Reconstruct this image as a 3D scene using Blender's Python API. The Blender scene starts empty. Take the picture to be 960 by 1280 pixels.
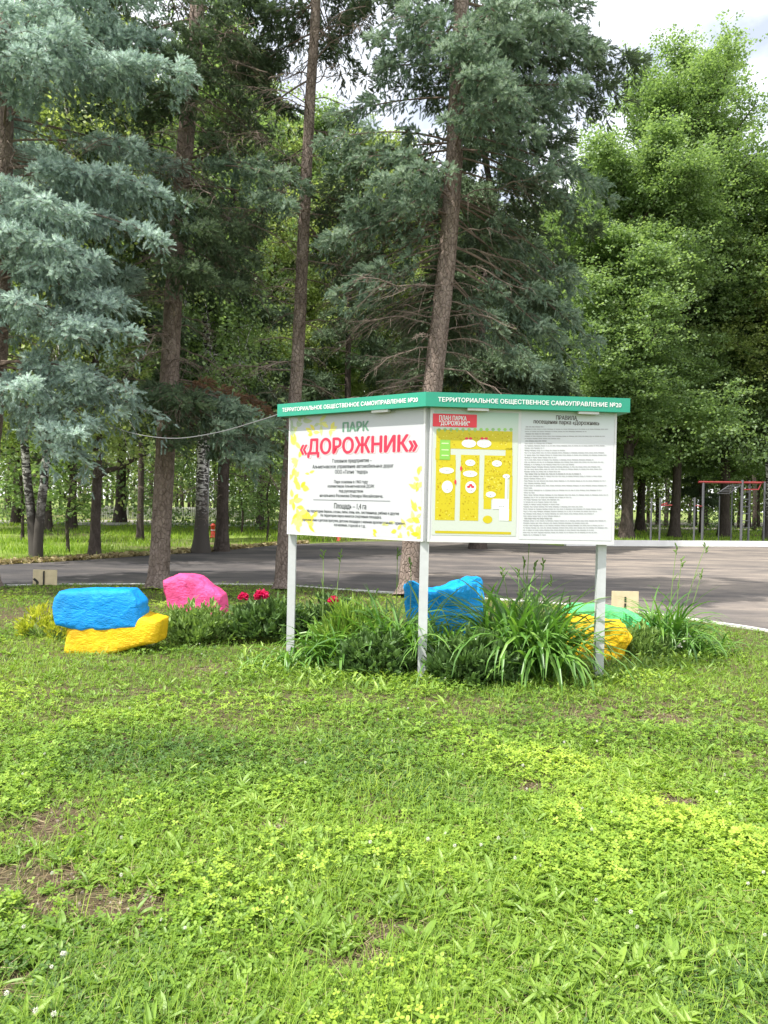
import bpy, math, random
import numpy as np
from mathutils import Matrix, Vector
rng = np.random.default_rng(7)
random.seed(7)
R = math.radians
scene = bpy.context.scene
COL = scene.collection

# ------------------------------------------------------------------ camera
CAM = np.array([0.0, 0.0, 1.5])
PITCH, ROLL, FPX = R(-0.62), R(1.2), 961.0
cf = np.array([0, math.cos(PITCH), math.sin(PITCH)])
cu0 = np.array([0, -math.sin(PITCH), math.cos(PITCH)])
cr0 = np.array([1.0, 0, 0])
cr = cr0 * math.cos(ROLL) + cu0 * math.sin(ROLL)
cu = cu0 * math.cos(ROLL) - cr0 * math.sin(ROLL)
cam_d = bpy.data.cameras.new("camera")
cam = bpy.data.objects.new("camera", cam_d)
COL.objects.link(cam)
cam.matrix_world = Matrix(((cr[0], cu[0], -cf[0], CAM[0]), (cr[1], cu[1], -cf[1], CAM[1]), (cr[2], cu[2], -cf[2], CAM[2]), (0, 0, 0, 1)))
cam_d.sensor_fit = 'VERTICAL'
cam_d.sensor_height = 24.0
cam_d.lens = FPX / 1280 * 24.0
cam_d.clip_start, cam_d.clip_end = 0.05, 3000
scene.camera = cam

# ------------------------------------------------------------------ world, sun, exposure
SUN_TO = np.array([-0.62, -0.40, 1.18]); SUN_TO /= np.linalg.norm(SUN_TO)
world = bpy.data.worlds.new("World"); scene.world = world
world.use_nodes = True
nt = world.node_tree; nt.nodes.clear()
def N(t, typ, **kw):
    n = t.nodes.new(typ)
    for k, v in kw.items(): setattr(n, k, v)
    return n
out = N(nt, 'ShaderNodeOutputWorld'); bg = N(nt, 'ShaderNodeBackground')
sky = N(nt, 'ShaderNodeTexSky', sky_type='NISHITA', sun_disc=False)
sky.sun_elevation = math.asin(SUN_TO[2])
sky.sun_rotation = math.atan2(SUN_TO[0], SUN_TO[1])
tc = N(nt, 'ShaderNodeTexCoord'); mp = N(nt, 'ShaderNodeMapping')
mp.inputs['Scale'].default_value = (1, 1, 1.7); mp.inputs['Location'].default_value = (0.35, 0.2, 0.1)
nz = N(nt, 'ShaderNodeTexNoise'); nz.inputs['Scale'].default_value = 3.4; nz.inputs['Detail'].default_value = 9
nz.inputs['Roughness'].default_value = 0.52
rp = N(nt, 'ShaderNodeValToRGB')
rp.color_ramp.elements[0].position = 0.36; rp.color_ramp.elements[0].color = (.30, .30, .30, 1)
rp.color_ramp.elements[1].position = 0.54; rp.color_ramp.elements[1].color = (1, 1, 1, 1)
mx = N(nt, 'ShaderNodeMix', data_type='RGBA')
mx.inputs['B'].default_value = (12.0, 12.2, 12.6, 1)
nt.links.new(tc.outputs['Generated'], mp.inputs[0]); nt.links.new(mp.outputs[0], nz.inputs['Vector'])
nt.links.new(nz.outputs['Fac'], rp.inputs[0]); nt.links.new(rp.outputs[0], mx.inputs['Factor'])
nt.links.new(sky.outputs[0], mx.inputs['A']); nt.links.new(mx.outputs['Result'], bg.inputs[0])
bg.inputs[1].default_value = 0.11
nt.links.new(bg.outputs[0], out.inputs[0])
sd = bpy.data.lights.new("sun", 'SUN'); sun = bpy.data.objects.new("sun", sd); COL.objects.link(sun)
sd.energy = 5.0; sd.angle = R(0.9); sd.color = (1.0, 0.955, 0.88)
sun.rotation_euler = Vector(SUN_TO).to_track_quat('Z', 'Y').to_euler()
sun.location = (-20, -20, 60)
scene.view_settings.view_transform = 'Standard'; scene.view_settings.look = 'None'
scene.view_settings.exposure = 0.68; scene.view_settings.gamma = 1
cy = scene.cycles
cy.max_bounces = 7; cy.diffuse_bounces = 4; cy.glossy_bounces = 2; cy.transmission_bounces = 5
cy.use_denoising = True; cy.sample_clamp_indirect = 8
cy.caustics_reflective = False; cy.caustics_refractive = False

# ------------------------------------------------------------------ pixel <-> world measuring
def ray(px, py):
    return cf + cr * ((px - 480) / FPX) + cu * ((640 - py) / FPX)
def at(px, py, Y):
    d = ray(px, py); return CAM + d * (Y / d[1])
def gp(px, py, z=0.0):
    d = ray(px, py); return CAM + d * ((z - CAM[2]) / d[2])
ROADZ = -0.12

# ------------------------------------------------------------------ numpy noise
_perm = np.random.default_rng(3).random((256, 256))
def vnoise(x, y):
    xi = np.floor(x).astype(int); yi = np.floor(y).astype(int)
    fx = x - xi; fy = y - yi
    fx = fx * fx * (3 - 2 * fx); fy = fy * fy * (3 - 2 * fy)
    g = lambda a, b: _perm[a % 256, b % 256]
    return (g(xi, yi) * (1 - fx) + g(xi + 1, yi) * fx) * (1 - fy) + (g(xi, yi + 1) * (1 - fx) + g(xi + 1, yi + 1) * fx) * fy
def fbm(x, y, o=4):
    s = 0; a = .5
    for i in range(o):
        s = s + a * vnoise(x * 2 ** i + 17 * i, y * 2 ** i + 31 * i); a *= .5
    return s / (1 - .5 ** o)

# ------------------------------------------------------------------ mesh helpers
class Acc:
    def __init__(s): s.v = []; s.f = []; s.t = []; s.n = 0
    def add(s, v, f, tint=None):
        v = np.asarray(v, float).reshape(-1, 3); f = np.asarray(f, int)
        s.v.append(v); s.f.append(f + s.n); s.n += len(v)
        s.t.append(np.zeros(len(f)) + .5 if tint is None else np.asarray(tint, float) + np.zeros(len(f)))
        return s
    def build(s, name, mat, parent=None, smooth=False):
        me = bpy.data.meshes.new(name)
        v = np.concatenate(s.v); me.vertices.add(len(v)); me.vertices.foreach_set('co', v.astype(np.float32).ravel())
        loops = np.concatenate([f.ravel() for f in s.f])
        tot = np.concatenate([np.full(len(f), f.shape[1]) for f in s.f])
        st = np.concatenate([[0], np.cumsum(tot)[:-1]])
        me.loops.add(len(loops)); me.loops.foreach_set('vertex_index', loops.astype(np.int32))
        me.polygons.add(len(tot)); me.polygons.foreach_set('loop_start', st.astype(np.int32))
        me.polygons.foreach_set('use_smooth', np.full(len(tot), bool(smooth)))
        a = me.attributes.new('tint', 'FLOAT', 'FACE'); a.data.foreach_set('value', np.concatenate(s.t).astype(np.float32))
        me.update(calc_edges=True)
        if mat: me.materials.append(mat)
        o = bpy.data.objects.new(name, me); COL.objects.link(o)
        if parent: o.parent = parent
        return o
def tag(o, label=None, cat=None, group=None, kind=None):
    if label: o['label'] = label
    if cat: o['category'] = cat
    if group: o['group'] = group
    if kind: o['kind'] = kind
    return o
def empty(name, loc, label, cat, group=None, rz=0):
    o = bpy.data.objects.new(name, None); COL.objects.link(o); o.location = loc; o.rotation_euler = (0, 0, rz)
    o.empty_display_size = .2
    return tag(o, label, cat, group)
def local(v, root):   # world coordinates to a root's local frame (roots used with this are not rotated)
    return np.asarray(v, float) - np.array(root.location)
def box(x0, x1, y0, y1, z0, z1):
    v = [(x0, y0, z0), (x1, y0, z0), (x1, y1, z0), (x0, y1, z0), (x0, y0, z1), (x1, y0, z1), (x1, y1, z1), (x0, y1, z1)]
    f = [(0, 3, 2, 1), (4, 5, 6, 7), (0, 1, 5, 4), (1, 2, 6, 5), (2, 3, 7, 6), (3, 0, 4, 7)]
    return np.array(v, float), np.array(f)
def nrm(a): return a / np.maximum(np.linalg.norm(a, axis=-1, keepdims=True), 1e-9)
def tube(pts, rad, sides=8, cap=True, jitter=0.0, r_=None):
    pts = np.asarray(pts, float); n = len(pts); rad = np.zeros(n) + rad
    tn = nrm(np.gradient(pts, axis=0))
    ref = np.array([0, 0, 1.0]) if abs(tn[0][2]) < .9 else np.array([1.0, 0, 0])
    a = nrm(np.cross(tn, ref)); b = np.cross(tn, a)
    th = np.arange(sides) / sides * 2 * np.pi
    rr = rad[:, None] * np.ones(sides)[None, :]
    if jitter: rr = rr * (1 + jitter * ((r_ or rng).random((n, sides)) - .5))
    v = pts[:, None, :] + rr[..., None] * (np.cos(th)[None, :, None] * a[:, None, :] + np.sin(th)[None, :, None] * b[:, None, :])
    i = np.arange(n - 1)[:, None] * sides; j = np.arange(sides)[None, :]; k = (j + 1) % sides
    f = np.stack([i + j, i + k, i + sides + k, i + sides + j], -1).reshape(-1, 4)
    return v.reshape(-1, 3), f
def tubes_batch(P, rad, sides=3):
    """P (N,n,3) polylines, rad (N,n)"""
    Nn, n, _ = P.shape
    tn = nrm(np.gradient(P, axis=1))
    a = nrm(np.cross(tn, np.array([.3, .2, 1.0]))); b = np.cross(tn, a)
    th = np.arange(sides) / sides * 2 * np.pi
    v = P[:, :, None, :] + rad[:, :, None, None] * (np.cos(th)[None, None, :, None] * a[:, :, None, :] + np.sin(th)[None, None, :, None] * b[:, :, None, :])
    base = (np.arange(Nn) * n * sides)[:, None, None]
    i = (np.arange(n - 1) * sides)[None, :, None]; j = np.arange(sides)[None, None, :]; k = (j + 1) % sides
    f = np.stack([base + i + j, base + i + k, base + i + sides + k, base + i + sides + j], -1).reshape(-1, 4)
    return v.reshape(-1, 3), f
def frames(d, r_=rng):
    d = nrm(d); q = nrm(r_.normal(size=d.shape)); a = nrm(np.cross(d, q)); b = np.cross(d, a)
    return np.stack([a, b, d], -1)      # columns: x, y, z(dir)
def inst(tv, tf, pos, rot, scale, tint=None):
    """instance a template into one mesh: tv (n,3), tf (m,k), pos (N,3), rot (N,3,3), scale (N,) or (N,3)"""
    scale = np.asarray(scale, float)
    if scale.ndim == 1: scale = scale[:, None]
    loc = tv[None] * scale[:, None, :]
    v = np.einsum('nij,nvj->nvi', rot, loc) + pos[:, None, :]
    f = tf[None] + (np.arange(len(pos)) * len(tv))[:, None, None]
    t = None if tint is None else np.repeat(tint, len(tf))
    return v.reshape(-1, 3), f.reshape(-1, tf.shape[1]), t
def catmull(pts, n):
    pts = np.asarray(pts, float); P = np.vstack([2 * pts[0] - pts[1], pts, 2 * pts[-1] - pts[-2]])
    t = np.linspace(0, len(pts) - 1 - 1e-6, n); i = t.astype(int); u = (t - i)[:, None]
    p0, p1, p2, p3 = P[i], P[i + 1], P[i + 2], P[i + 3]
    return .5 * (2 * p1 + (p2 - p0) * u + (2 * p0 - 5 * p1 + 4 * p2 - p3) * u ** 2 + (3 * p1 - p0 - 3 * p2 + p3) * u ** 3)

# ------------------------------------------------------------------ materials
def mat(name):
    m = bpy.data.materials.new(name); m.use_nodes = True; t = m.node_tree; t.nodes.clear()
    o = N(t, 'ShaderNodeOutputMaterial'); return m, t, o
def ramp(t, stops):
    r = N(t, 'ShaderNodeValToRGB'); e = r.color_ramp.elements
    e[0].position, e[0].color = stops[0][0], (*stops[0][1], 1)
    e[1].position, e[1].color = stops[-1][0], (*stops[-1][1], 1)
    for p, c in stops[1:-1]:
        n = e.new(p); n.color = (*c, 1)
    return r
def noise(t, scale, detail=4, rough=.55, vec=None, dist=0):
    n = N(t, 'ShaderNodeTexNoise'); n.inputs['Scale'].default_value = scale; n.inputs['Detail'].default_value = detail
    n.inputs['Roughness'].default_value = rough; n.inputs['Distortion'].default_value = dist
    if vec: t.links.new(vec, n.inputs['Vector'])
    return n
def objvec(t, scale=(1, 1, 1)):
    c = N(t, 'ShaderNodeTexCoord'); m = N(t, 'ShaderNodeMapping'); m.inputs['Scale'].default_value = scale
    t.links.new(c.outputs['Object'], m.inputs[0]); return m.outputs[0]
def leafmat(name, stops, trans=.35, rough=.5, spec=.3, transcol=1.3):
    m, t, o = mat(name)
    a = N(t, 'ShaderNodeAttribute', attribute_name='tint'); r = ramp(t, stops)
    t.links.new(a.outputs['Fac'], r.inputs[0])
    p = N(t, 'ShaderNodeBsdfPrincipled'); p.inputs['Roughness'].default_value = rough
    p.inputs['Specular IOR Level'].default_value = spec
    t.links.new(r.outputs[0], p.inputs['Base Color'])
    tr = N(t, 'ShaderNodeBsdfTranslucent')
    g = N(t, 'ShaderNodeMix', data_type='RGBA', blend_type='MULTIPLY'); g.inputs['Factor'].default_value = 1
    g.inputs['B'].default_value = (transcol * 1.1, transcol * 1.15, transcol * .6, 1)
    t.links.new(r.outputs[0], g.inputs['A']); t.links.new(g.outputs['Result'], tr.inputs[0])
    x = N(t, 'ShaderNodeMixShader'); x.inputs[0].default_value = trans
    t.links.new(p.outputs[0], x.inputs[1]); t.links.new(tr.outputs[0], x.inputs[2]); t.links.new(x.outputs[0], o.inputs[0])
    return m
def simple(name, col, rough=.5, metal=0, nscale=0, namt=.15, bump=0, bscale=30, spec=.5):
    m, t, o = mat(name); p = N(t, 'ShaderNodeBsdfPrincipled')
    p.inputs['Roughness'].default_value = rough; p.inputs['Metallic'].default_value = metal
    p.inputs['Specular IOR Level'].default_value = spec
    p.inputs['Base Color'].default_value = (*col, 1)
    if nscale:
        n = noise(t, nscale, 5, .6, objvec(t))
        lo = tuple(c * (1 - namt) for c in col); hi = tuple(min(1, c * (1 + namt)) for c in col)
        r = ramp(t, [(.3, lo), (.7, hi)]); t.links.new(n.outputs['Fac'], r.inputs[0]); t.links.new(r.outputs[0], p.inputs['Base Color'])
    if bump:
        n = noise(t, bscale, 6, .6, objvec(t)); b = N(t, 'ShaderNodeBump'); b.inputs['Strength'].default_value = bump
        b.inputs['Distance'].default_value = .02
        t.links.new(n.outputs['Fac'], b.inputs['Height']); t.links.new(b.outputs[0], p.inputs['Normal'])
    t.links.new(p.outputs[0], o.inputs[0]); return m
def barkmat(name, c0, c1, c2, sc=9, vs=.35):
    m, t, o = mat(name); v = objvec(t, (1, 1, vs)); v2 = objvec(t, (1, 1, .6))
    vo = N(t, 'ShaderNodeTexVoronoi', feature='DISTANCE_TO_EDGE'); vo.inputs['Scale'].default_value = sc * 2
    n0 = noise(t, sc, 6, .65, v, 1.0); t.links.new(v2, vo.inputs['Vector'])
    r = ramp(t, [(.25, c0), (.5, c1), (.78, c2)]); t.links.new(n0.outputs['Fac'], r.inputs[0])
    e = ramp(t, [(0.0, (.45, .45, .45)), (.12, (1, 1, 1))]); t.links.new(vo.outputs['Distance'], e.inputs[0])
    g = N(t, 'ShaderNodeMix', data_type='RGBA', blend_type='MULTIPLY'); g.inputs['Factor'].default_value = .28
    t.links.new(r.outputs[0], g.inputs['A']); t.links.new(e.outputs[0], g.inputs['B'])
    p = N(t, 'ShaderNodeBsdfPrincipled'); p.inputs['Roughness'].default_value = .9; p.inputs['Specular IOR Level'].default_value = .15
    t.links.new(g.outputs['Result'], p.inputs['Base Color'])
    b = N(t, 'ShaderNodeBump'); b.inputs['Strength'].default_value = .9; b.inputs['Distance'].default_value = .03
    ad = N(t, 'ShaderNodeMath', operation='ADD'); t.links.new(n0.outputs['Fac'], ad.inputs[0]); t.links.new(e.outputs[0], ad.inputs[1])
    t.links.new(ad.outputs[0], b.inputs['Height']); t.links.new(b.outputs[0], p.inputs['Normal'])
    t.links.new(p.outputs[0], o.inputs[0]); return m
M = {}
M['spruce_bark'] = barkmat('spruce_bark', (.10, .075, .062), (.23, .18, .152), (.36, .295, .255))
M['dark_bark'] = barkmat('dark_bark', (.035, .028, .024), (.085, .068, .058), (.14, .115, .10))
M['twig'] = simple('twig', (.17, .13, .105), .9, nscale=6, namt=.35, spec=.1)
M['dead_twig'] = simple('dead_twig', (.19, .15, .125), .9, nscale=3, namt=.4, spec=.1)
def birch():
    m, t, o = mat('birch_bark'); v = objvec(t, (3.5, 3.5, 7)); n = noise(t, 1.9, 5, .6, v, .6)
    r = ramp(t, [(.49, (.035, .03, .028)), (.54, (.52, .50, .47)), (.8, (.66, .65, .62))]); t.links.new(n.outputs['Fac'], r.inputs[0])
    c = N(t, 'ShaderNodeTexCoord'); s = N(t, 'ShaderNodeSeparateXYZ'); t.links.new(c.outputs['Object'], s.inputs[0])
    n2 = noise(t, 5, 5, .6, objvec(t, (1, 1, .5)))
    ma = N(t, 'ShaderNodeMath', operation='MULTIPLY_ADD'); ma.inputs[1].default_value = 3.0; t.links.new(n2.outputs['Fac'], ma.inputs[0]); t.links.new(s.outputs['Z'], ma.inputs[2])
    r2 = ramp(t, [(.42, (0, 0, 0)), (.62, (1, 1, 1))])
    dv = N(t, 'ShaderNodeMath', operation='DIVIDE'); dv.inputs[1].default_value = 6.2; t.links.new(ma.outputs[0], dv.inputs[0]); t.links.new(dv.outputs[0], r2.inputs[0])
    g = N(t, 'ShaderNodeMix', data_type='RGBA'); g.inputs['A'].default_value = (.05, .042, .035, 1)
    t.links.new(r2.outputs[0], g.inputs['Factor']); t.links.new(r.outputs[0], g.inputs['B'])
    p = N(t, 'ShaderNodeBsdfPrincipled'); p.inputs['Roughness'].default_value = .8; t.links.new(g.outputs['Result'], p.inputs['Base Color'])
    b = N(t, 'ShaderNodeBump'); b.inputs['Strength'].default_value = .6; b.inputs['Distance'].default_value = .03
    t.links.new(n2.outputs['Fac'], b.inputs['Height']); t.links.new(b.outputs[0], p.inputs['Normal'])
    t.links.new(p.outputs[0], o.inputs[0]); return m
M['birch'] = birch()
M['blue_needles'] = leafmat('blue_needles', [(0, (.19, .26, .235)), (.5, (.38, .50, .465)), (1, (.68, .80, .76))], .12, .6, .25, 1.0)
M['teal_needles'] = leafmat('teal_needles', [(0, (.10, .155, .115)), (.5, (.21, .305, .225)), (1, (.40, .50, .38))], .12, .6, .25, 1.0)
M['green_needles'] = leafmat('green_needles', [(0, (.06, .09, .055)), (.5, (.105, .155, .09)), (1, (.17, .235, .13))], .15, .6, .2, 1.0)
M['dead_needles'] = leafmat('dead_needles', [(0, (.13, .075, .05)), (.5, (.22, .13, .085)), (1, (.33, .21, .14))], .2, .8, .1, 1.0)
M['leaf_mid'] = leafmat('leaf_mid', [(0, (.10, .155, .065)), (.5, (.18, .27, .115)), (1, (.31, .41, .19))], .48, .45, .4)
M['leaf_light'] = leafmat('leaf_light', [(0, (.13, .18, .06)), (.5, (.24, .31, .11)), (1, (.40, .46, .19))], .42, .45, .4)
M['clover'] = leafmat('clover', [(0, (.07, .145, .03)), (.5, (.175, .30, .035)), (1, (.36, .48, .06))], .32, .5, .35)
M['blade'] = leafmat('blade', [(0, (.09, .17, .025)), (.5, (.19, .315, .035)), (.85, (.34, .45, .05)), (1, (.42, .38, .16))], .35, .5, .35)
M['weed'] = leafmat('weed', [(0, (.09, .17, .035)), (.5, (.19, .31, .045)), (1, (.33, .45, .08))], .32, .45, .4)
M['straw'] = leafmat('straw', [(0, (.16, .12, .07)), (.5, (.30, .24, .13)), (1, (.46, .40, .24))], .2, .8, .1)
M['lily_leaf'] = leafmat('lily_leaf', [(0, (.055, .14, .03)), (.5, (.11, .24, .04)), (1, (.22, .38, .07))], .3, .38, .5)
M['peony_leaf'] = leafmat('peony_leaf', [(0, (.05, .10, .03)), (.5, (.10, .18, .05)), (1, (.18, .29, .08))], .2, .35, .5)
M['bush_leaf'] = leafmat('bush_leaf', [(0, (.10, .17, .05)), (.5, (.18, .28, .07)), (1, (.30, .42, .12))], .3, .45, .4)
M['gold_leaf'] = leafmat('gold_leaf', [(0, (.25, .30, .03)), (.5, (.42, .45, .05)), (1, (.6, .58, .08))], .35, .5, .3)
M['petal_red'] = leafmat('petal_red', [(0, (.45, .0, .06)), (.5, (.70, .01, .12)), (1, (.85, .06, .22))], .3, .5, .3, .8)
M['petal_white'] = leafmat('petal_white', [(0, (.55, .55, .50)), (1, (.70, .69, .64))], .3, .5, .3, .8)
M['stalk'] = simple('stalk', (.16, .25, .06), .6)

# ------------------------------------------------------------------ ground
def soil():
    m, t, o = mat('lawn_soil'); n = noise(t, 3.0, 8, .65, objvec(t)); n2 = noise(t, 60, 5, .7, objvec(t))
    r = ramp(t, [(.3, (.06, .042, .028)), (.5, (.115, .08, .055)), (.7, (.19, .14, .10))]); t.links.new(n2.outputs['Fac'], r.inputs[0])
    g = N(t, 'ShaderNodeMix', data_type='RGBA'); r2 = ramp(t, [(.4, (0, 0, 0)), (.6, (.6, .6, .6))])
    t.links.new(n.outputs['Fac'], r2.inputs[0]); t.links.new(r2.outputs[0], g.inputs['Factor']); t.links.new(r.outputs[0], g.inputs['A'])
    g.inputs['B'].default_value = (.07, .095, .03, 1)
    p = N(t, 'ShaderNodeBsdfPrincipled'); p.inputs['Roughness'].default_value = .95; p.inputs['Specular IOR Level'].default_value = .1
    t.links.new(g.outputs['Result'], p.inputs['Base Color'])
    b = N(t, 'ShaderNodeBump'); b.inputs['Strength'].default_value = 1; b.inputs['Distance'].default_value = .015
    t.links.new(n2.outputs['Fac'], b.inputs['Height']); t.links.new(b.outputs[0], p.inputs['Normal'])
    t.links.new(p.outputs[0], o.inputs[0]); return m
def farground():
    m, t, o = mat('woodland_floor'); n = noise(t, .16, 6, .6, objvec(t)); n2 = noise(t, 3.5, 6, .7, objvec(t))
    r = ramp(t, [(.36, (.17, .125, .085)), (.44, (.13, .16, .05)), (.6, (.20, .28, .055))]); t.links.new(n.outputs['Fac'], r.inputs[0])
    r2 = ramp(t, [(.3, (.6, .6, .6)), (.7, (1.25, 1.25, 1.25))]); t.links.new(n2.outputs['Fac'], r2.inputs[0])
    g = N(t, 'ShaderNodeMix', data_type='RGBA', blend_type='MULTIPLY'); g.inputs['Factor'].default_value = 1
    t.links.new(r.outputs[0], g.inputs['A']); t.links.new(r2.outputs[0], g.inputs['B'])
    p = N(t, 'ShaderNodeBsdfPrincipled'); p.inputs['Roughness'].default_value = .95; p.inputs['Specular IOR Level'].default_value = .1
    t.links.new(g.outputs['Result'], p.inputs['Base Color']); t.links.new(p.outputs[0], o.inputs[0]); return m
def asphalt():
    m, t, o = mat('asphalt'); n = noise(t, .35, 6, .6, objvec(t, (1, 2.5, 1))); n2 = noise(t, 90, 4, .7, objvec(t)); n3 = noise(t, 1.3, 8, .7, objvec(t, (1, 3, 1)))
    r = ramp(t, [(.30, (.055, .052, .056)), (.55, (.115, .104, .10)), (.80, (.25, .215, .185))]); c_ = N(t, 'ShaderNodeTexCoord'); s_ = N(t, 'ShaderNodeSeparateXYZ'); t.links.new(c_.outputs['Object'], s_.inputs[0])
    mr_ = N(t, 'ShaderNodeMapRange'); mr_.inputs['From Min'].default_value = -6; mr_.inputs['From Max'].default_value = 7; mr_.inputs['To Min'].default_value = -.12; mr_.inputs['To Max'].default_value = .16; t.links.new(s_.outputs['X'], mr_.inputs[0])
    ad_ = N(t, 'ShaderNodeMath', operation='ADD'); t.links.new(n.outputs['Fac'], ad_.inputs[0]); t.links.new(mr_.outputs[0], ad_.inputs[1]); t.links.new(ad_.outputs[0], r.inputs[0])
    r2 = ramp(t, [(.3, (.7, .7, .7)), (.7, (1.3, 1.3, 1.3))]); t.links.new(n2.outputs['Fac'], r2.inputs[0])
    r3 = ramp(t, [(.35, (.75, .75, .75)), (.65, (1.15, 1.12, 1.08))]); t.links.new(n3.outputs['Fac'], r3.inputs[0])
    g = N(t, 'ShaderNodeMix', data_type='RGBA', blend_type='MULTIPLY'); g.inputs['Factor'].default_value = 1
    t.links.new(r.outputs[0], g.inputs['A']); t.links.new(r2.outputs[0], g.inputs['B'])
    g2 = N(t, 'ShaderNodeMix', data_type='RGBA', blend_type='MULTIPLY'); g2.inputs['Factor'].default_value = 1
    t.links.new(g.outputs['Result'], g2.inputs['A']); t.links.new(r3.outputs[0], g2.inputs['B'])
    p = N(t, 'ShaderNodeBsdfPrincipled'); p.inputs['Roughness'].default_value = .85; p.inputs['Specular IOR Level'].default_value = .3
    t.links.new(g2.outputs['Result'], p.inputs['Base Color'])
    b = N(t, 'ShaderNodeBump'); b.inputs['Strength'].default_value = .5; b.inputs['Distance'].default_value = .006
    t.links.new(n2.outputs['Fac'], b.inputs['Height']); t.links.new(b.outputs[0], p.inputs['Normal'])
    t.links.new(p.outputs[0], o.inputs[0]); return m
kerb_px = [(-160, 737), (-60, 735), (0, 733), (100, 731), (200, 731), (337, 732), (430, 738), (560, 746), (700, 756), (813, 768), (870, 776), (960, 790), (1080, 818), (1200, 860)]
kp = np.array([gp(x, y) for x, y in kerb_px])
kp = np.vstack([[(-30, kp[0][1] + .3, 0)], [(-16, kp[0][1] + .2, 0)], kp, [(kp[-1][0] + 2.5, kp[-1][1] - 4, 0)], [(kp[-1][0] + 3.5, kp[-1][1] - 14, 0)]])
def kerbY(x): return np.interp(x, kp[:, 0], kp[:, 1])
def gz(x, y):    # lawn height
    return .05 * (fbm(np.asarray(x) * .35 + 5, np.asarray(y) * .35 + 9, 3) - .5) + .018 * (fbm(np.asarray(x) * 2.3, np.asarray(y) * 2.3, 3) - .5)
a = Acc()
v, f = np.array([(-900, -900, ROADZ - .01), (900, -900, ROADZ - .01), (900, 1500, ROADZ - .01), (-900, 1500, ROADZ - .01)], float), np.array([(0, 1, 2, 3)])
tag(a.add(v, f).build('ground', farground()), kind='structure')
# asphalt yard
fe = [(-500, 735), (-200, 716), (0, 706), (60, 703), (120, 699), (190, 694), (260, 690), (350, 681), (450, 677), (560, 675.5), (640, 675.5), (700, 682.3), (960, 683.5), (1400, 689), (1900, 700)]
fp = np.array([gp(x, y, ROADZ) for x, y in fe])
near = np.array([(x, -9.0, ROADZ) for x in fp[:, 0]])
v = np.vstack([near, fp]); n = len(fp)
f = np.array([(i, i + 1, n + i + 1, n + i) for i in range(n - 1)])
tag(Acc().add(v, f).build('asphalt_road', asphalt()), kind='structure')
# lawn sheet
xs = np.linspace(-15, kp[-1][0] - .02, 260); rows = 170
V = np.zeros((rows, len(xs), 3))
for j, x in enumerate(xs):
    yy = np.linspace(-6, kerbY(x) - .01, rows); V[:, j, 0] = x; V[:, j, 1] = yy; V[:, j, 2] = gz(np.full(rows, x), yy)
idx = np.arange(rows * len(xs)).reshape(rows, -1)
f = np.stack([idx[:-1, :-1], idx[:-1, 1:], idx[1:, 1:], idx[1:, :-1]], -1).reshape(-1, 4)
tag(Acc().add(V.reshape(-1, 3), f).build('lawn_ground', soil(), smooth=True), kind='structure')
M['white_kerb'] = simple('white_kerb', (.62, .61, .57), .8, nscale=5, namt=.3, bump=.3)
def prism(path, w, z0, z1):
    path = np.asarray(path, float); d = np.gradient(path[:, :2], axis=0); d = d / np.linalg.norm(d, axis=1)[:, None]
    nn = np.stack([-d[:, 1], d[:, 0]], -1)
    l = path[:, :2]; r_ = path[:, :2] + nn * w; n = len(path)
    v = np.vstack([np.c_[l, np.full(n, z0)], np.c_[l, np.full(n, z1)], np.c_[r_, np.full(n, z1)], np.c_[r_, np.full(n, z0)]])
    f = []
    for i in range(n - 1):
        for s in range(4):
            p, q = s * n, ((s + 1) % 4) * n
            f.append((p + i, p + i + 1, q + i + 1, q + i))
    f += [(0, n, 2 * n, 3 * n), (n - 1, 4 * n - 1, 3 * n - 1, 2 * n - 1)]
    return v, np.array(f)
kpd = catmull(kp, 200)
kpd[:, 2] = 0
tag(Acc().add(*prism(kpd, .09, ROADZ - .008, .018)).build('lawn_kerb', M['white_kerb']), kind='structure')
fk = np.array([gp(x, y, ROADZ) for x, y in [(708, 682.3), (830, 682.8), (960, 683.5), (1150, 686), (1400, 690)]])
tag(Acc().add(*prism(fk, .2, ROADZ - .008, ROADZ + .25)).build('far_kerb', simple('kerb_paint', (.8, .79, .77), .7, nscale=2, namt=.08)), kind='structure')
pk = np.array([gp(x, y, ROADZ) for x, y in [(-120, 657), (0, 656), (120, 656), (240, 657), (340, 658)]])
tag(Acc().add(*prism(pk, .18, ROADZ - .008, ROADZ + .14)).build('path_kerb', M['white_kerb']), kind='structure')
pv = np.array([gp(x, y, ROADZ) for x, y in [(700, 661), (1250, 665), (1250, 654), (700, 653)]]); pv[:, 2] += .004
tag(Acc().add(pv, np.array([(0, 1, 2, 3)])).build('wood_path', simple('path_asphalt', (.2, .18, .165), .9, nscale=1.5, namt=.3)), kind='structure')
pv = np.array([gp(x, y, ROADZ) for x, y in [(-200, 656), (360, 657), (360, 650), (-200, 650)]]); pv[:, 2] += .004
tag(Acc().add(pv, np.array([(0, 1, 2, 3)])).build('park_path', simple('path_pale', (.3, .28, .25), .9, nscale=1.5, namt=.3)), kind='structure')

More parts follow.
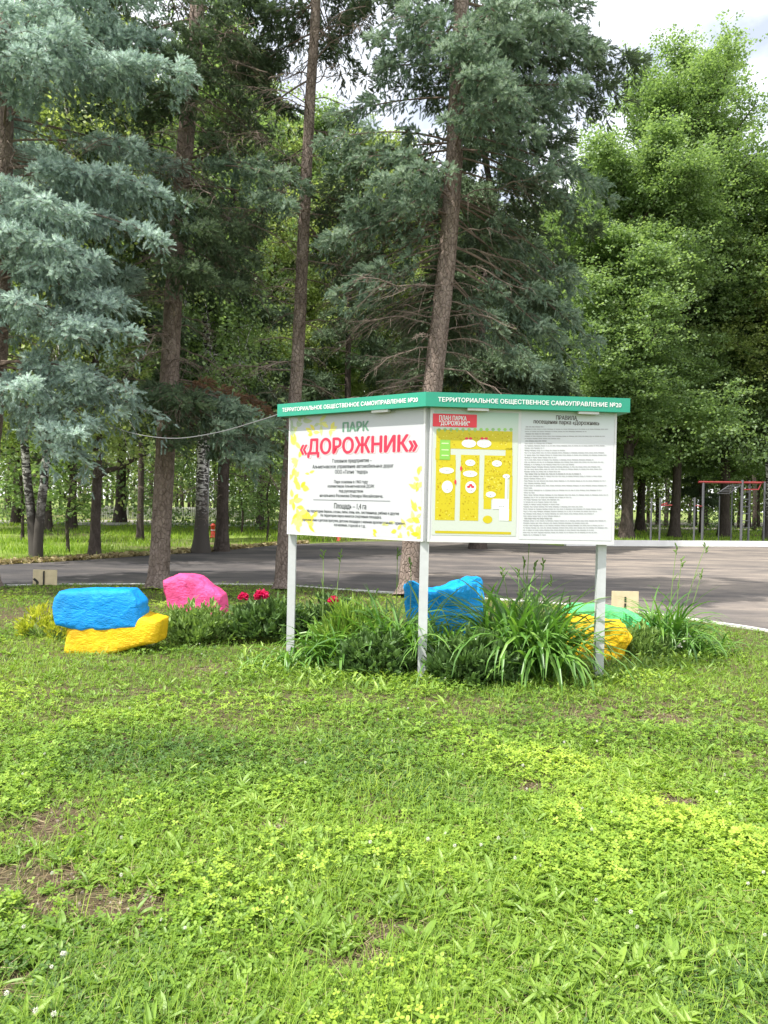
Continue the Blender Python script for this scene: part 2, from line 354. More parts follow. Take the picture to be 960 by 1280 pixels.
# ------------------------------------------------------------------ lawn plants (stuff)
bare = [(45, 1035, 65, 26), (20, 1105, 95, 38), (110, 1135, 95, 38), (5, 1245, 60, 46), (180, 1115, 22, 18), (485, 1168, 46, 26), (440, 1200, 60, 20), (845, 1002, 34, 9),
        (830, 903, 24, 8), (350, 1035, 18, 10), (600, 1275, 40, 10), (265, 838, 25, 5), (170, 1175, 25, 12), (720, 900, 25, 6), (660, 985, 26, 10)]
bw = []
for x, y, rx, ry in bare:
    c = gp(x, y); e = gp(x + rx, y); g_ = gp(x, y + ry); g2 = gp(x, max(y - ry, 660))
    bw.append((c[0], c[1], abs(e[0] - c[0]), (g2[1] - g_[1]) / 2))
bw += [(-6.0, 5.5, .8, .5), (5.5, 3.6, .6, .5), (-4.5, 9.5, 1.2, .8)]
def cover(x, y):      # 1 lush ... 0 bare
    m = np.ones_like(x)
    w = (fbm(x * 9, y * 9, 4) - .5) * 1.9 + (fbm(x * 30, y * 30, 3) - .5) * 1.6
    for cx, cyy, rx, ry in bw:
        d = np.sqrt(((x - cx) / rx) ** 2 + ((y - cyy) / ry) ** 2) + w
        m = np.minimum(m, np.clip((d - .45) / 1.0, 0, 1))
    return m
def scatter(n, y0=1.9, y1=15.0, power=1.0, side=.66):
    u = rng.random(n)
    if power == 1.0: y = y0 * (y1 / y0) ** u
    else:
        e = 1 - power; y = (y0 ** e + u * (y1 ** e - y0 ** e)) ** (1 / e)
    x = (rng.random(n) * 2 - 1) * (side * y + .6)
    ok = y < kerbY(x) - .08
    return x[ok], y[ok]
def cloverpatch(x, y): return fbm(x * .9 + 40, y * .9 + 3, 4)
# soil-level beds where taller plants stand
beds = []
def P3(x, y, z): return np.stack([x, y, z + gz(x, y)], -1)
# clover: three rounded leaflets
lf = []
for k in range(3):
    a0 = k * 2 * np.pi / 3; c, s = math.cos(a0), math.sin(a0)
    for (r_, w, z) in [(0, 0, 0), (.45, -.36, .05), (.95, -.30, .13), (1.05, .0, .08), (.95, .30, .13), (.45, .36, .05)]:
        lf.append((r_ * c - w * s, r_ * s + w * c, z))
clv = np.array(lf); clf = np.array([(6 * k, 6 * k + 1, 6 * k + 2, 6 * k + 3) for k in range(3)] + [(6 * k, 6 * k + 3, 6 * k + 4, 6 * k + 5) for k in range(3)])
def upframes(n, tilt):
    d = np.stack([rng.normal(0, tilt, n), rng.normal(0, tilt, n), np.ones(n)], -1)
    return frames(d)
x, y = scatter(230000, 1.9, 14, 1.75)
pn = cloverpatch(x, y); keep = (rng.random(len(x)) < np.clip((pn - .36) * 6, .12, 1)) & (rng.random(len(x)) < cover(x, y))
x, y, pn = x[keep], y[keep], pn[keep]
n = len(x); hh = .008 + .075 * rng.random(n) ** .9 * np.clip(fbm(x * 2.2 + 3, y * 2.2, 3) * 2.4 - .6, .15, 1)
sz = (.010 + .008 * rng.random(n)) * np.where(y > 5, 1 + (y - 5) * .07, 1)
tn = np.clip(-.32 + 1.45 * fbm(x * .9, y * .9, 4) + .5 * (rng.random(n) - .45) + 5 * (hh - .03), 0, 1)
A1 = Acc(); v, f, t = inst(clv, clf, P3(x, y, hh), upframes(n, .38), sz, tn); A1.add(v, f, t)
tag(A1.build('clover', M['clover']), 'white clover with three rounded leaflets carpeting the lawn', 'clover', kind='stuff')
# grass blades: 2-quad curved ribbon
bv = []
for i, (h, w) in enumerate([(0, .5), (.35, .6), (.72, .42), (1, .05)]):
    bend = .35 * (h ** 2)
    bv += [(-w, bend, h), (w, bend, h)]
bv = np.array(bv); bf = np.array([(0, 1, 3, 2), (2, 3, 5, 4), (4, 5, 7, 6)])
def blades(n, y0, y1, power, hmin, hmax, wmm, tiltn, patch, zoff=0.0, side=.66):
    x, y = scatter(n, y0, y1, power, side)
    k = (rng.random(len(x)) < np.clip(cover(x, y) + .10, 0, 1)) & (rng.random(len(x)) < patch(x, y))
    x, y = x[k], y[k]; n = len(x)
    th = rng.random(n) * 2 * np.pi
    tl = tiltn * np.abs(rng.normal(size=n)) + .1
    d = np.stack([np.cos(th) * tl, np.sin(th) * tl, np.ones(n)], -1); d = nrm(d)
    side_ = nrm(np.cross(d, np.array([0, 0, 1.0]))); nr = np.cross(d, side_)
    nr = np.where(nr[:, 2:3] > 0, -nr, nr)
    side_ = np.cross(nr, d)
    rot = np.stack([side_, nr, d], -1)
    h = hmin + (hmax - hmin) * rng.random(n) ** 1.5
    w = wmm * (.6 + .8 * rng.random(n)) * np.where(y > 5, 1 + (y - 5) * .12, 1)
    return P3(x, y, np.full(n, zoff)), rot, np.stack([w, h, h], -1), x, y, n
A2 = Acc()
pos, rot, sc, x, y, n = blades(120000, 1.9, 14.2, 1.7, .035, .11, .0018, .5, lambda x, y: np.clip(1.15 - cloverpatch(x, y) * .9, .2, 1))
tn = np.clip(.25 + .5 * fbm(x * .7 + 9, y * .7, 3) + .4 * (rng.random(n) - .5), 0, 1)
A2.add(*inst(bv, bf, pos, rot, sc, tn))
pos, rot, sc, x, y, n = blades(30000, 1.9, 13, 1.6, .06, .15, .0022, .4, lambda x, y: np.clip((fbm(x * 1.6 + 70, y * 1.6, 3) - .50) * 9, .02, 1))
A2.add(*inst(bv, bf, pos, rot, sc, np.clip(.35 + .4 * rng.random(n), 0, 1)))
pos, rot, sc, x, y, n = blades(70000, 6.0, 14.6, 1.2, .03, .09, .0026, .5, lambda x, y: np.ones_like(x), side=.7)
tn = np.clip(.2 + .5 * fbm(x * .7 + 9, y * .7, 3) + .4 * (rng.random(n) - .5), 0, 1)
A2.add(*inst(bv, bf, pos, rot, sc, tn))
tag(A2.build('grass', M['blade']), 'short bright green lawn grass running from the foreground to the kerb', 'grass', kind='stuff')
# broad weed leaves (dandelion, plantain) in rosettes
wv = []
for i, (h, w) in enumerate([(0, .10), (.25, .55), (.55, 1.0), (.82, .75), (1, .05)]):
    bend = .45 * (h ** 2); wv += [(-w, bend - .0, h), (0, bend + .06, h), (w, bend - .0, h)]
wv = np.array(wv); wf = np.array([(3 * i + j, 3 * i + j + 1, 3 * i + j + 4, 3 * i + j + 3) for i in range(4) for j in range(2)])
def rosettes(n, y0, y1, power, lmin, lmax, tilt, per, patch=lambda x, y: np.clip((fbm(x * 1.1 + 80, y * 1.1 + 20, 3) - .38) * 5, .08, 1), wr=.13):
    x, y = scatter(n, y0, y1, power)
    k = (rng.random(len(x)) < cover(x, y)) & (rng.random(len(x)) < patch(x, y)); x, y = x[k], y[k]
    sz = (lmin + (lmax - lmin) * rng.random(len(x)) ** 1.6)
    x = np.repeat(x, per); y = np.repeat(y, per); sz = np.repeat(sz, per) * (.6 + .6 * rng.random(len(x)))
    n = len(x); th = rng.random(n) * 2 * np.pi; tl = tilt * (.4 + rng.random(n) * 1.2)
    d = nrm(np.stack([np.cos(th) * tl, np.sin(th) * tl, np.ones(n)], -1))
    s_ = nrm(np.cross(d, np.array([0, 0, 1.0]))); nr = np.cross(d, s_); nr = np.where(nr[:, 2:3] > 0, -nr, nr); s_ = np.cross(nr, d)
    tn = np.clip(.25 + .5 * fbm(x * 1.5 + 9, y * 1.5 + 5, 3) + .35 * (rng.random(n) - .5), 0, 1)
    w = sz * wr * (.6 + .7 * rng.random(n))
    pos = P3(x + rng.normal(0, .006, n), y + rng.normal(0, .006, n), np.full(n, .005))
    return inst(wv, wf, pos, np.stack([s_, nr, d], -1), np.stack([w, sz, sz], -1), tn)
A3 = Acc()
A3.add(*rosettes(6500, 1.9, 12, 1.6, .03, .09, .85, 7, lambda x, y: np.clip((fbm(x * 1.3 + 30, y * 1.3 + 11, 3) - .46) * 9, .03, 1), .11))
A3.add(*rosettes(5000, 1.9, 13, 1.7, .025, .075, 1.0, 6))
A3.add(*rosettes(500, 1.9, 11, 1.5, .05, .105, 1.0, 7, lambda x, y: np.clip((fbm(x * .8 + 10, y * .8 + 60, 3) - .42) * 6, .02, 1), .12))
A3.add(*rosettes(45000, 1.9, 13, 1.8, .010, .034, 1.0, 5, lambda x, y: np.ones_like(x), .28))
tag(A3.build('broadleaf_weeds', M['weed']), 'dandelion and plantain leaf rosettes scattered through the lawn', 'weeds', kind='stuff')
# dry straw on bare patches
A4 = Acc(); xs_, ys_ = [], []
for cx, cyy, rx, ry in bw:
    k = int(1400 * min(1.0, rx * ry * 8) + 120); ang = rng.random(k) * 2 * np.pi; rr = np.sqrt(rng.random(k)) * 1.5
    xs_.append(cx + rx * rr * np.cos(ang)); ys_.append(cyy + ry * rr * np.sin(ang))
x = np.concatenate(xs_); y = np.concatenate(ys_); n = len(x)
d = np.stack([rng.normal(size=n), rng.normal(size=n), np.abs(rng.normal(0, .25, n))], -1)
A4.add(*inst(bv, bf, P3(x, y, np.full(n, .004)), frames(d), np.stack([np.full(n, .0014), np.full(n, .02), .02 + .05 * rng.random(n)], -1), rng.random(n)))
x, y = scatter(16000, 1.9, 12, 1.6); n = len(x); d = np.stack([rng.normal(size=n), rng.normal(size=n), np.abs(rng.normal(0, .35, n))], -1)
A4.add(*inst(bv, bf, P3(x, y, .008 + .02 * rng.random(n)), frames(d), np.stack([np.full(n, .0014), np.full(n, .02), .03 + .06 * rng.random(n)], -1), rng.random(n)))
tag(A4.build('dry_straw', M['straw']), 'dry straw and dead grass lying on the bare patches of the lawn', 'straw', kind='stuff')
# crumbs of earth and small pebbles on the bare patches
oc = np.array([(1, 0, 0), (-1, 0, 0), (0, 1, 0), (0, -1, 0), (0, 0, 1), (0, 0, -1.)]); of = np.array([(0, 2, 4), (2, 1, 4), (1, 3, 4), (3, 0, 4), (2, 0, 5), (1, 2, 5), (3, 1, 5), (0, 3, 5)])
k = rng.random(len(xs_cat := np.concatenate(xs_))) < .6; xk, yk = xs_cat[k], np.concatenate(ys_)[k]; n = len(xk)
tag(Acc().add(*inst(oc, of, P3(xk, yk, np.full(n, .002)), frames(rng.normal(size=(n, 3))), .0025 + .009 * rng.random((n, 1)) ** 3 * np.array([1, .8, .6]) + .001, rng.random(n))).build('soil_crumbs', leafmat('crumb', [(0, (.07, .05, .035)), (.7, (.17, .125, .09)), (1, (.33, .29, .25))], 0, .9, .1)), 'crumbs of earth and pebbles on the bare patches of the lawn', 'soil', kind='stuff')
# clover blossoms
bl = []
for i in range(26):
    z = 1 - 2 * (i + .5) / 26; r_ = math.sqrt(1 - z * z); p = i * 2.4
    c = np.array([r_ * math.cos(p), r_ * math.sin(p), z]); s_ = nrm(np.cross(c, [0.1, .2, 1])); u_ = np.cross(c, s_)
    bl += [c * .4 - s_ * .28, c * .4 + s_ * .28, c * 1.05 + u_ * .12]
bl = np.array(bl); blf = np.arange(78).reshape(-1, 3)
x, y = scatter(260, 2.0, 11, 1.5); k = cloverpatch(x, y) > .45; x, y = x[k], y[k]; n = len(x)
A5 = Acc().add(*inst(bl, blf, P3(x, y, .055 + .035 * rng.random(n)), upframes(n, .2), (.006 + .003 * rng.random(n)), rng.random(n)))
tag(A5.build('clover_blossoms', M['petal_white']), 'tiny white clover blossoms dotted over the lawn', 'blossoms', kind='stuff')
# taller tufts along kerb
def farGrass():
    A = Acc(); n = 70000
    px = rng.random(n) * 1300 - 170; py = 652 + rng.random(n) ** 1.3 * 52
    d = cf[None] + cr[None] * ((px - 480) / FPX)[:, None] + cu[None] * ((640 - py) / FPX)[:, None]
    p = CAM + d * ((ROADZ - CAM[2]) / d[:, 2])[:, None]
    fy = np.interp(p[:, 0], fp[:, 0], fp[:, 1])
    k = (p[:, 1] > fy + .35) & (p[:, 1] < 75) & (rng.random(n) < np.clip((fbm(p[:, 0] * .3, p[:, 1] * .3, 4) - .38) * 7, .1, 1))
    k &= ~((p[:, 0] > 4) & (p[:, 1] < fy + 1.0))
    p = p[k]; n = len(p); d = np.stack([rng.normal(0, .35, n), rng.normal(0, .35, n), np.ones(n)], -1)
    s = .012 * (p[:, 1] / 20)
    A.add(*inst(bv, bf, p, frames(d), np.stack([s, np.full(n, .12), .10 + .16 * rng.random(n)], -1), np.clip(.3 + .5 * rng.random(n), 0, 1)))
    return A
tag(farGrass().build('park_grass', M['blade']), 'long sunlit grass under the trees beyond the asphalt', 'grass', kind='stuff')
# leaf litter at the far road edge
x = rng.uniform(-13, -3, 5000); y = np.interp(x, fp[:, 0], fp[:, 1]) + np.abs(rng.normal(0, .7, 5000)) + .05
tag(Acc().add(*inst(wv, wf, np.stack([x, y, np.full(5000, ROADZ + .02)], -1), upframes(5000, .8) @ np.array([[1, 0, 0], [0, 0, 1], [0, 1, 0.]]), .05 + .05 * rng.random(5000), rng.random(5000))).build('leaf_litter', M['straw']),
    'brown leaf litter along the far edge of the asphalt', 'leaf litter', kind='stuff')

# ------------------------------------------------------------------ the V-shaped information board
M['frame_white'] = simple('frame_white', (.60, .60, .605), .35, nscale=2, namt=.03)
M['post_grey'] = simple('post_grey', (.50, .51, .52), .4, nscale=7, namt=.08, bump=.05)
M['fascia_green'] = simple('fascia_green', (.015, .27, .175), .45, nscale=3, namt=.06)
PL = at(361, 600, 7.52); PM = at(533, 600, 6.55); PR = at(768, 600, 6.68)
PL[2] = PM[2] = PR[2] = 0
ztop, zbot = at(532, 507.5, 6.55)[2], at(532, 676, 6.55)[2]
sign = empty('information_board', (PM[0], PM[1], 0), 'white V-shaped park information board under a green lettered fascia on three posts', 'sign')
S0 = np.array(sign.location)
class Panel:
    def __init__(s, A, B):
        s.A = A; s.B = B; s.U = nrm(B - A); s.Nn = np.array([s.U[1], -s.U[0], 0]); s.W = np.linalg.norm(B - A)
    def uv(s, px, py, off=0.0):
        d = ray(px, py); o = s.A + s.Nn * off; t = np.dot(o - CAM, s.Nn) / np.dot(d, s.Nn); p = CAM + d * t
        return np.dot(p - s.A, s.U), p[2]
    def P(s, uvs, off):
        uvs = np.asarray(uvs, float); return s.A + uvs[:, :1] * s.U + uvs[:, 1:2] * np.array([0, 0, 1.0]) + s.Nn * off - S0
pan = {'left': Panel(PL, PM), 'right': Panel(PM, PR)}
def slab(p, u0, u1, z0, z1, o0, o1):
    v = np.vstack([p.P([(u0, z0), (u1, z0), (u1, z1), (u0, z1)], o0), p.P([(u0, z0), (u1, z0), (u1, z1), (u0, z1)], o1)])
    return v, np.array([(0, 1, 2, 3), (7, 6, 5, 4), (0, 4, 5, 1), (1, 5, 6, 2), (2, 6, 7, 3), (3, 7, 4, 0)])
def flat(uvs, p, off, acc, tint=.5):
    v = p.P(uvs, off); n = len(v); c = v.mean(0); acc.add(np.vstack([v, c]), np.array([(i, (i + 1) % n, n) for i in range(n)]), tint)
def textmesh(body, p, u0, u1, zc, off, acc, bold=0.0, height=None, slant=0.0):
    cu_ = bpy.data.curves.new('t', 'FONT'); cu_.body = body; cu_.resolution_u = 3
    o = bpy.data.objects.new('t', cu_); COL.objects.link(o)
    me = bpy.data.meshes.new_from_object(o)
    n = len(me.vertices); v = np.zeros(n * 3); me.vertices.foreach_get('co', v); v = v.reshape(-1, 3)
    me.calc_loop_triangles(); f = np.zeros(len(me.loop_triangles) * 3, int); me.loop_triangles.foreach_get('vertices', f); f = f.reshape(-1, 3)
    bpy.data.objects.remove(o); bpy.data.curves.remove(cu_); bpy.data.meshes.remove(me)
    x0, x1 = v[:, 0].min(), v[:, 0].max(); s = (u1 - u0) / (x1 - x0)
    sy = s if height is None else height / .73
    uv = np.stack([u0 + (v[:, 0] - x0) * s, zc + (v[:, 1] - .365) * sy], -1); k_ = bold * sy * 1.3
    for q_, (du, dz) in enumerate([(0, 0), (k_, 0), (-k_, 0), (0, k_ * .6), (0, -k_ * .6)] if bold else [(0, 0)]): acc.add(p.P(uv + np.array([du, dz]), off + .00012 * q_), f)
plpost = []
for nm, p in pan.items():
    e0 = 0.0 if nm == 'left' else .03
    e1 = p.W - .03 if nm == 'left' else p.W
    a = Acc().add(*slab(p, e0, e1, zbot, ztop, -.035, 0))
    panel = a.build('display_panel', M['frame_white'], sign)
    # slim white edge profile
    ed = Acc()
    for (a0, a1, b0, b1) in [(e0 - .008, e0 + .008, zbot - .008, ztop), (e1 - .008, e1 + .008, zbot - .008, ztop), (e0 + .009, e1 - .009, zbot - .008, zbot + .006)]:
        ed.add(*slab(p, a0, a1, b0, b1, -.04, .004))
    ed.build('panel_frame', M['frame_white'], panel)
def post(P):
    w = .037; v, f = box(P[0] - w - S0[0], P[0] + w - S0[0], P[1] + .09 - w - S0[1], P[1] + .09 + w - S0[1], -.05, ztop + .05)
    return Acc().add(v, f).build('post', M['post_grey'], sign)
for P, dx, dy in ((PL, .04, -.02), (PM, .0, -.01), (PR, -.075, 0)):
    # posts lean a touch, as the real ones do
    po = post(P + np.array([dx, dy, 0]))
lp = gp(528, 853)
# fascia (extruded V with overhang)
def offset_v(o_front, ext):
    uL, uR = pan['left'].U, pan['right'].U; nL, nR = pan['left'].Nn, pan['right'].Nn
    bis = nrm(nL + nR); k = o_front / np.dot(bis, nL)
    return [PL - uL * ext + nL * o_front, PM + bis * k, PR + uR * ext + nR * o_front]
F = offset_v(.085, .09); B = offset_v(-.16, .09)
zt, zb = at(530, 489.5, 6.46)[2], at(530, 507.5, 6.46)[2]
v = []
for z in (zb, zt):
    for q in F + B[::-1]: v.append((q[0] - S0[0], q[1] - S0[1], z))
f = [(0, 1, 7, 6), (1, 2, 8, 7), (2, 3, 9, 8), (3, 4, 10, 9), (4, 5, 11, 10), (5, 0, 6, 11), (6, 7, 10, 11), (7, 8, 9, 10), (1, 0, 5, 4), (2, 1, 4, 3)]
fas = Acc().add(v, f).build('fascia', M['fascia_green'], sign)
M['letter_white'] = simple('letter_white', (.72, .73, .72), .5)
fl = Panel(F[0], F[1]); fr = Panel(F[1], F[2])
a = Acc()
for p in (fl, fr):
    textmesh('ТЕРРИТОРИАЛЬНОЕ ОБЩЕСТВЕННОЕ САМОУПРАВЛЕНИЕ №20', p, p.W * (.04 if p is fl else .06), p.W * .955, (zt + zb) / 2, .003, a, .018)
a.build('fascia_lettering', M['letter_white'], fas)
for p, us in ((pan['left'], (1.15,)), (pan['right'], (.42, 1.38))):
    for u in us: Acc().add(*slab(p, u - .09, u + .09, zb - .022, zb - .001, .02, .07)).build('strip_lamp', M['frame_white'], sign)
# ---- left poster
def mcol(name, col, r_=.35): return simple(name, col, r_)
pl = pan['left']; L = lambda x, y: pl.uv(x, y)
a = Acc(); flat([(.014, zbot + .012), (pl.W - .044, zbot + .012), (pl.W - .044, ztop - .014), (.014, ztop - .014)], pl, .002, a)
post1 = a.build('park_poster', simple('poster_white', (.43, .44, .46), .3), sign)
M['print_leaf'] = leafmat('print_leaf', [(0, (.28, .36, .24)), (.3, (.40, .44, .20)), (.6, (.58, .55, .16)), (1, (.58, .48, .01))], .0, .35, .4)
a = Acc(); lr = random.Random(5)
def leafshape(c, ln, w, ang, off, tint, curve=.2):
    pts = []
    n = 7
    for i in range(n): t = i / (n - 1); pts.append((t * ln, math.sin(math.pi * t ** .85) * w + curve * t * t * ln * .4))
    for i in range(n - 2, 0, -1): t = i / (n - 1); pts.append((t * ln, -math.sin(math.pi * t ** .85) * w + curve * t * t * ln * .4))
    ca, sa = math.cos(ang), math.sin(ang)
    u = [(c[0] + x * ca - y * sa, c[1] + x * sa + y * ca) for x, y in pts]
    u = [(min(max(q[0], .016), pl.W - .046), min(max(q[1], zbot + .014), ztop - .016)) for q in u]
    flat(u, pl, off, a, tint)
cl = [(371, 535, 5, .10, .25), (378, 525, 5, .12, .2), (400, 528, 6, .12, .35), (412, 535, 5, .11, .7), (392, 540, 4, .1, .8), (368, 555, 5, .12, .75), (372, 575, 5, .12, .8), (368, 595, 5, .13, .85), (376, 610, 5, .14, .9),
      (367, 625, 6, .13, .8), (380, 635, 6, .15, .9), (372, 645, 6, .13, .9), (386, 655, 5, .12, .9), (370, 658, 4, .12, .7), (365, 540, 3, .14, .15), (395, 645, 2, .1, .9), (385, 590, 2, .07, .8),
      (521, 600, 3, .1, .8), (524, 612, 3, .1, .85), (522, 636, 4, .12, .9), (518, 650, 4, .11, .6), (526, 655, 4, .12, .9), (510, 660, 4, .1, .9), (498, 665, 4, .09, .85), (484, 655, 3, .09, .6), (468, 664, 3, .08, .9), (524, 668, 4, .1, .9), (527, 585, 2, .09, .75)]
k = 0
for x, y, nn, ln, tb in cl:
    c = L(x, y)
    for i in range(nn):
        an = lr.uniform(0, 2 * math.pi); k += 1
        leafshape((c[0] + lr.uniform(-.025, .025), c[1] + lr.uniform(-.025, .025)), ln * lr.uniform(.5, 1.0), ln * lr.uniform(.13, .22), an, .0024 + .00001 * k, min(1, max(0, tb + lr.uniform(-.25, .15))))
a.build('printed_leaves', M['print_leaf'], post1)
a = Acc(); u0, u1 = L(429, 530)[0], L(461, 530)[0]
textmesh('ПАРК', pl, u0, u1, L(445, 533)[1], .0042, a, .035, .085); a.build('park_title', mcol('print_green', (.10, .22, .14)), post1)
a = Acc(); textmesh('«ДОРОЖНИК»', pl, L(377, 555)[0] + .005, L(523, 552)[0] + .005, L(450, 556)[1] - .004, .0042, a, .035, .145); a.build('title_shadow', mcol('print_pink', (.85, .45, .45)), post1)
a = Acc(); textmesh('«ДОРОЖНИК»', pl, L(376, 555)[0], L(522, 552)[0], L(450, 556)[1], .0050, a, .03, .145); a.build('name_title', mcol('print_red', (.62, .015, .05)), post1)
a = Acc()
lines = [('Головное предприятие –', 416, 465, 575.5, .034), ('Альметьевское управление автомобильных дорог', 391, 492, 582.5, .034), ('ООО «Татнефтедор»', 419, 460, 589.5, .034),
         ('Парк основан в 1965 году', 418, 460, 602, .028), ('коллективом Альметьевской ДСРК', 410, 468, 607.5, .028), ('под руководством', 424, 454, 613.5, .028),
         ('начальника Рахимова Елизара Михайловича.', 400, 479, 619.5, .028), ('Площадь – 1,4 га', 418, 458, 632.5, .05),
         ('На территории березы, сосны, липы, клен, ель, лиственница, рябина и другие', 384, 499, 640, .026), ('На территории парка имеется спортивная площадка,', 401, 477, 645, .026),
         ('парковая зона и детская прогулка, детские площадки с малыми архитектурными формами,', 378, 507, 651.5, .026), ('качелями, горкой и т.д.', 418, 457, 656.5, .026)]
for s, x0, x1, yc, h in lines:
    textmesh(s, pl, L(x0, yc)[0], L(x1, yc)[0], L((x0 + x1) / 2, yc)[1], .0042, a, .010, h)
uu = L(392, 625)[0], L(488, 626)[0]; zz = L(440, 625.5)[1]
flat([(uu[0], zz - .002), (uu[1], zz - .002), (uu[1], zz + .002), (uu[0], zz + .002)], pl, .0042, a)
a.build('poster_text', mcol('print_grey', (.07, .075, .08)), post1)
# ---- right side: plan poster and rules poster
pr = pan['right']; Q = lambda x, y: pr.uv(x, y)
def rect(x0, y0, x1, y1, off, acc, tint=.5):
    q = [Q(x0, y1), Q(x1, y1), Q(x1, y0), Q(x0, y0)]; um = [(q[0][0] + q[3][0]) / 2, (q[1][0] + q[2][0]) / 2]
    flat([(um[0], q[0][1]), (um[1], q[0][1]), (um[1], q[2][1]), (um[0], q[2][1])], pr, off, acc, tint)
def mpx(tx, ty):   # measured on an 8x crop of the plan
    return 540 + tx / 8, 520 + ty / 8
def ell(tx, ty, rx, ry, off, acc, tint=.5):
    x, y = mpx(tx, ty); c = Q(x, y); e = Q(x + rx / 8, y); g_ = Q(x, y - ry / 8)
    flat([(c[0] + (e[0] - c[0]) * math.cos(i * math.pi / 10), c[1] + (g_[1] - c[1]) * math.sin(i * math.pi / 10)) for i in range(20)], pr, off, acc, tint)
def r8(x0, y0, x1, y1, off, acc, tint=.5): rect(*mpx(x0, y0), *mpx(x1, y1), off, acc, tint)
a = Acc(); rect(541, 516.5, 646.5, 668.5, .002, a)
mplan, t, o = mat('plan_paper'); p_ = N(t, 'ShaderNodeBsdfPrincipled'); p_.inputs['Roughness'].default_value = .35
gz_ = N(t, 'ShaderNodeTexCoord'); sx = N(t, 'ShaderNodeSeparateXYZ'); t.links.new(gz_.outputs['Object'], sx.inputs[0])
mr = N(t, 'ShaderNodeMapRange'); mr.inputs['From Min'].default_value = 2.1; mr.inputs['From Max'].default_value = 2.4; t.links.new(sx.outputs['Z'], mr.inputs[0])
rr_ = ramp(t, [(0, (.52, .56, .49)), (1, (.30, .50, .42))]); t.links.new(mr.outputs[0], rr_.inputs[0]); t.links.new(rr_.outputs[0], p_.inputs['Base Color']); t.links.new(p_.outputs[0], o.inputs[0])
plan = a.build('plan_poster', mplan, sign)
M['plan_yellow'] = leafmat('plan_yellow', [(0, (.42, .33, .01)), (.5, (.54, .45, .01)), (1, (.60, .52, .03))], 0, .35, .4)
a = Acc()
r8(42, 155, 803, 322, .003, a); r8(735, 322, 803, 400, .003, a); r8(180, 388, 235, 440, .003, a); r8(34, 322, 75, 440, .003, a); r8(75, 322, 185, 440, .003, a)
r8(34, 440, 232, 1040, .003, a); r8(282, 392, 468, 1045, .003, a); r8(522, 400, 803, 600, .003, a); r8(515, 600, 712, 830, .003, a); r8(515, 830, 590, 930, .003, a); r8(712, 600, 728, 830, .003, a)
r8(770, 600, 800, 1050, .003, a); ell(555, 1035, 48, 40, .003, a); r8(30, 1160, 790, 1172, .003, a, .3)
a.build('plan_grounds', M['plan_yellow'], plan)
a = Acc(); pr_ = random.Random(3)
for i in range(330):
    for (X0, Y0, X1, Y1) in [((50, 170, 790, 310)), ((45, 450, 220, 1030)), ((292, 400, 458, 1035)), ((530, 410, 790, 590)), ((525, 610, 700, 820))]:
        if pr_.random() < .25: ell(pr_.uniform(X0, X1), pr_.uniform(Y0, Y1), pr_.uniform(3, 9), pr_.uniform(3, 8), .0036, a, pr_.choice([0, .2, 1]))
a.build('plan_tree_marks', leafmat('plan_marks', [(0, (.42, .27, .0)), (.5, (.42, .40, .02)), (1, (.70, .62, .1))], 0, .4, .3), plan)
a = Acc()
for i in range(13): ell(70 + i * 60, 135, 17, 15, .003, a, pr_.choice([0, .5])); ell(70 + i * 60, 147, 5, 16, .0031, a, .3)
r8(78, 240, 180, 436, .0045, a, .8)
for i in (270, 335, 390): r8(95, i, 165, i + 8, .005, a, 1)
a.build('plan_sports_ground', leafmat('plan_green', [(0, (.25, .42, .18)), (.6, (.30, .55, .12)), (.8, (.22, .50, .08)), (1, (.6, .8, .4))], 0, .4, .3), plan)
a = Acc()
for tx, ty, rx, ry in [(368, 275, 72, 42), (520, 275, 72, 42), (382, 468, 50, 32), (648, 475, 50, 32), (145, 545, 74, 32), (380, 578, 72, 32), (152, 708, 55, 62), (386, 712, 54, 60), (587, 785, 50, 30), (742, 603, 36, 22)]:
    ell(tx, ty, rx, ry, .0045, a)
r8(605, 830, 768, 930, .004, a); r8(672, 930, 768, 1045, .004, a); r8(730, 620, 752, 832, .004, a)
a.build('plan_labels', simple('plan_white', (.72, .73, .72), .4), plan)
a = Acc()
for tx, ty in [(345, 225), (385, 225), (500, 225), (540, 225), (386, 690), (365, 708), (405, 708)]: ell(tx, ty, 17, 12, .0055, a)
for tx, ty in [(290, 525), (232, 660)]: ell(tx, ty, 10, 24, .0055, a)
rect(541, 518.5, 596, 533, .0045, a)
a.build('plan_banner', simple('banner_red', (.70, .03, .05), .4), plan)
a = Acc(); textmesh('ПЛАН ПАРКА', pr, Q(549, 523)[0], Q(583, 523)[0], Q(566, 522.6)[1], .006, a, .02, .038); textmesh('"ДОРОЖНИК"', pr, Q(549, 529)[0], Q(587, 529)[0], Q(567, 529)[1], .006, a, .02, .038)
a.build('banner_lettering', M['letter_white'], plan)
a = Acc(); tr_ = random.Random(9)
def dashes(x0, x1, y, off, acc, h=.5, w0=2.0, w1=9.0):
    x = x0
    while x < x1 - .5:
        w = min(tr_.uniform(w0, w1), x1 - x); rect(x, y - h, x + w, y + h, off, acc); x += w + .7
for tx, ty, w in [(368, 280, 50), (520, 280, 50), (382, 478, 30), (648, 485, 30), (145, 545, 40), (380, 578, 40), (152, 735, 30), (386, 745, 26), (587, 795, 26), (742, 603, 16), (695, 905, 50), (720, 1028, 18), (382, 455, 18), (648, 460, 18), (130, 680, 10), (180, 690, 8)]:
    x, y = mpx(tx, ty); dashes(x - w / 16, x + w / 16, y, .0055, a, .35, .8, 2.2)
a.build('plan_captions', simple('caption_grey', (.3, .3, .33), .5), plan)
a = Acc(); rect(650, 515, 766, 674, .002, a)
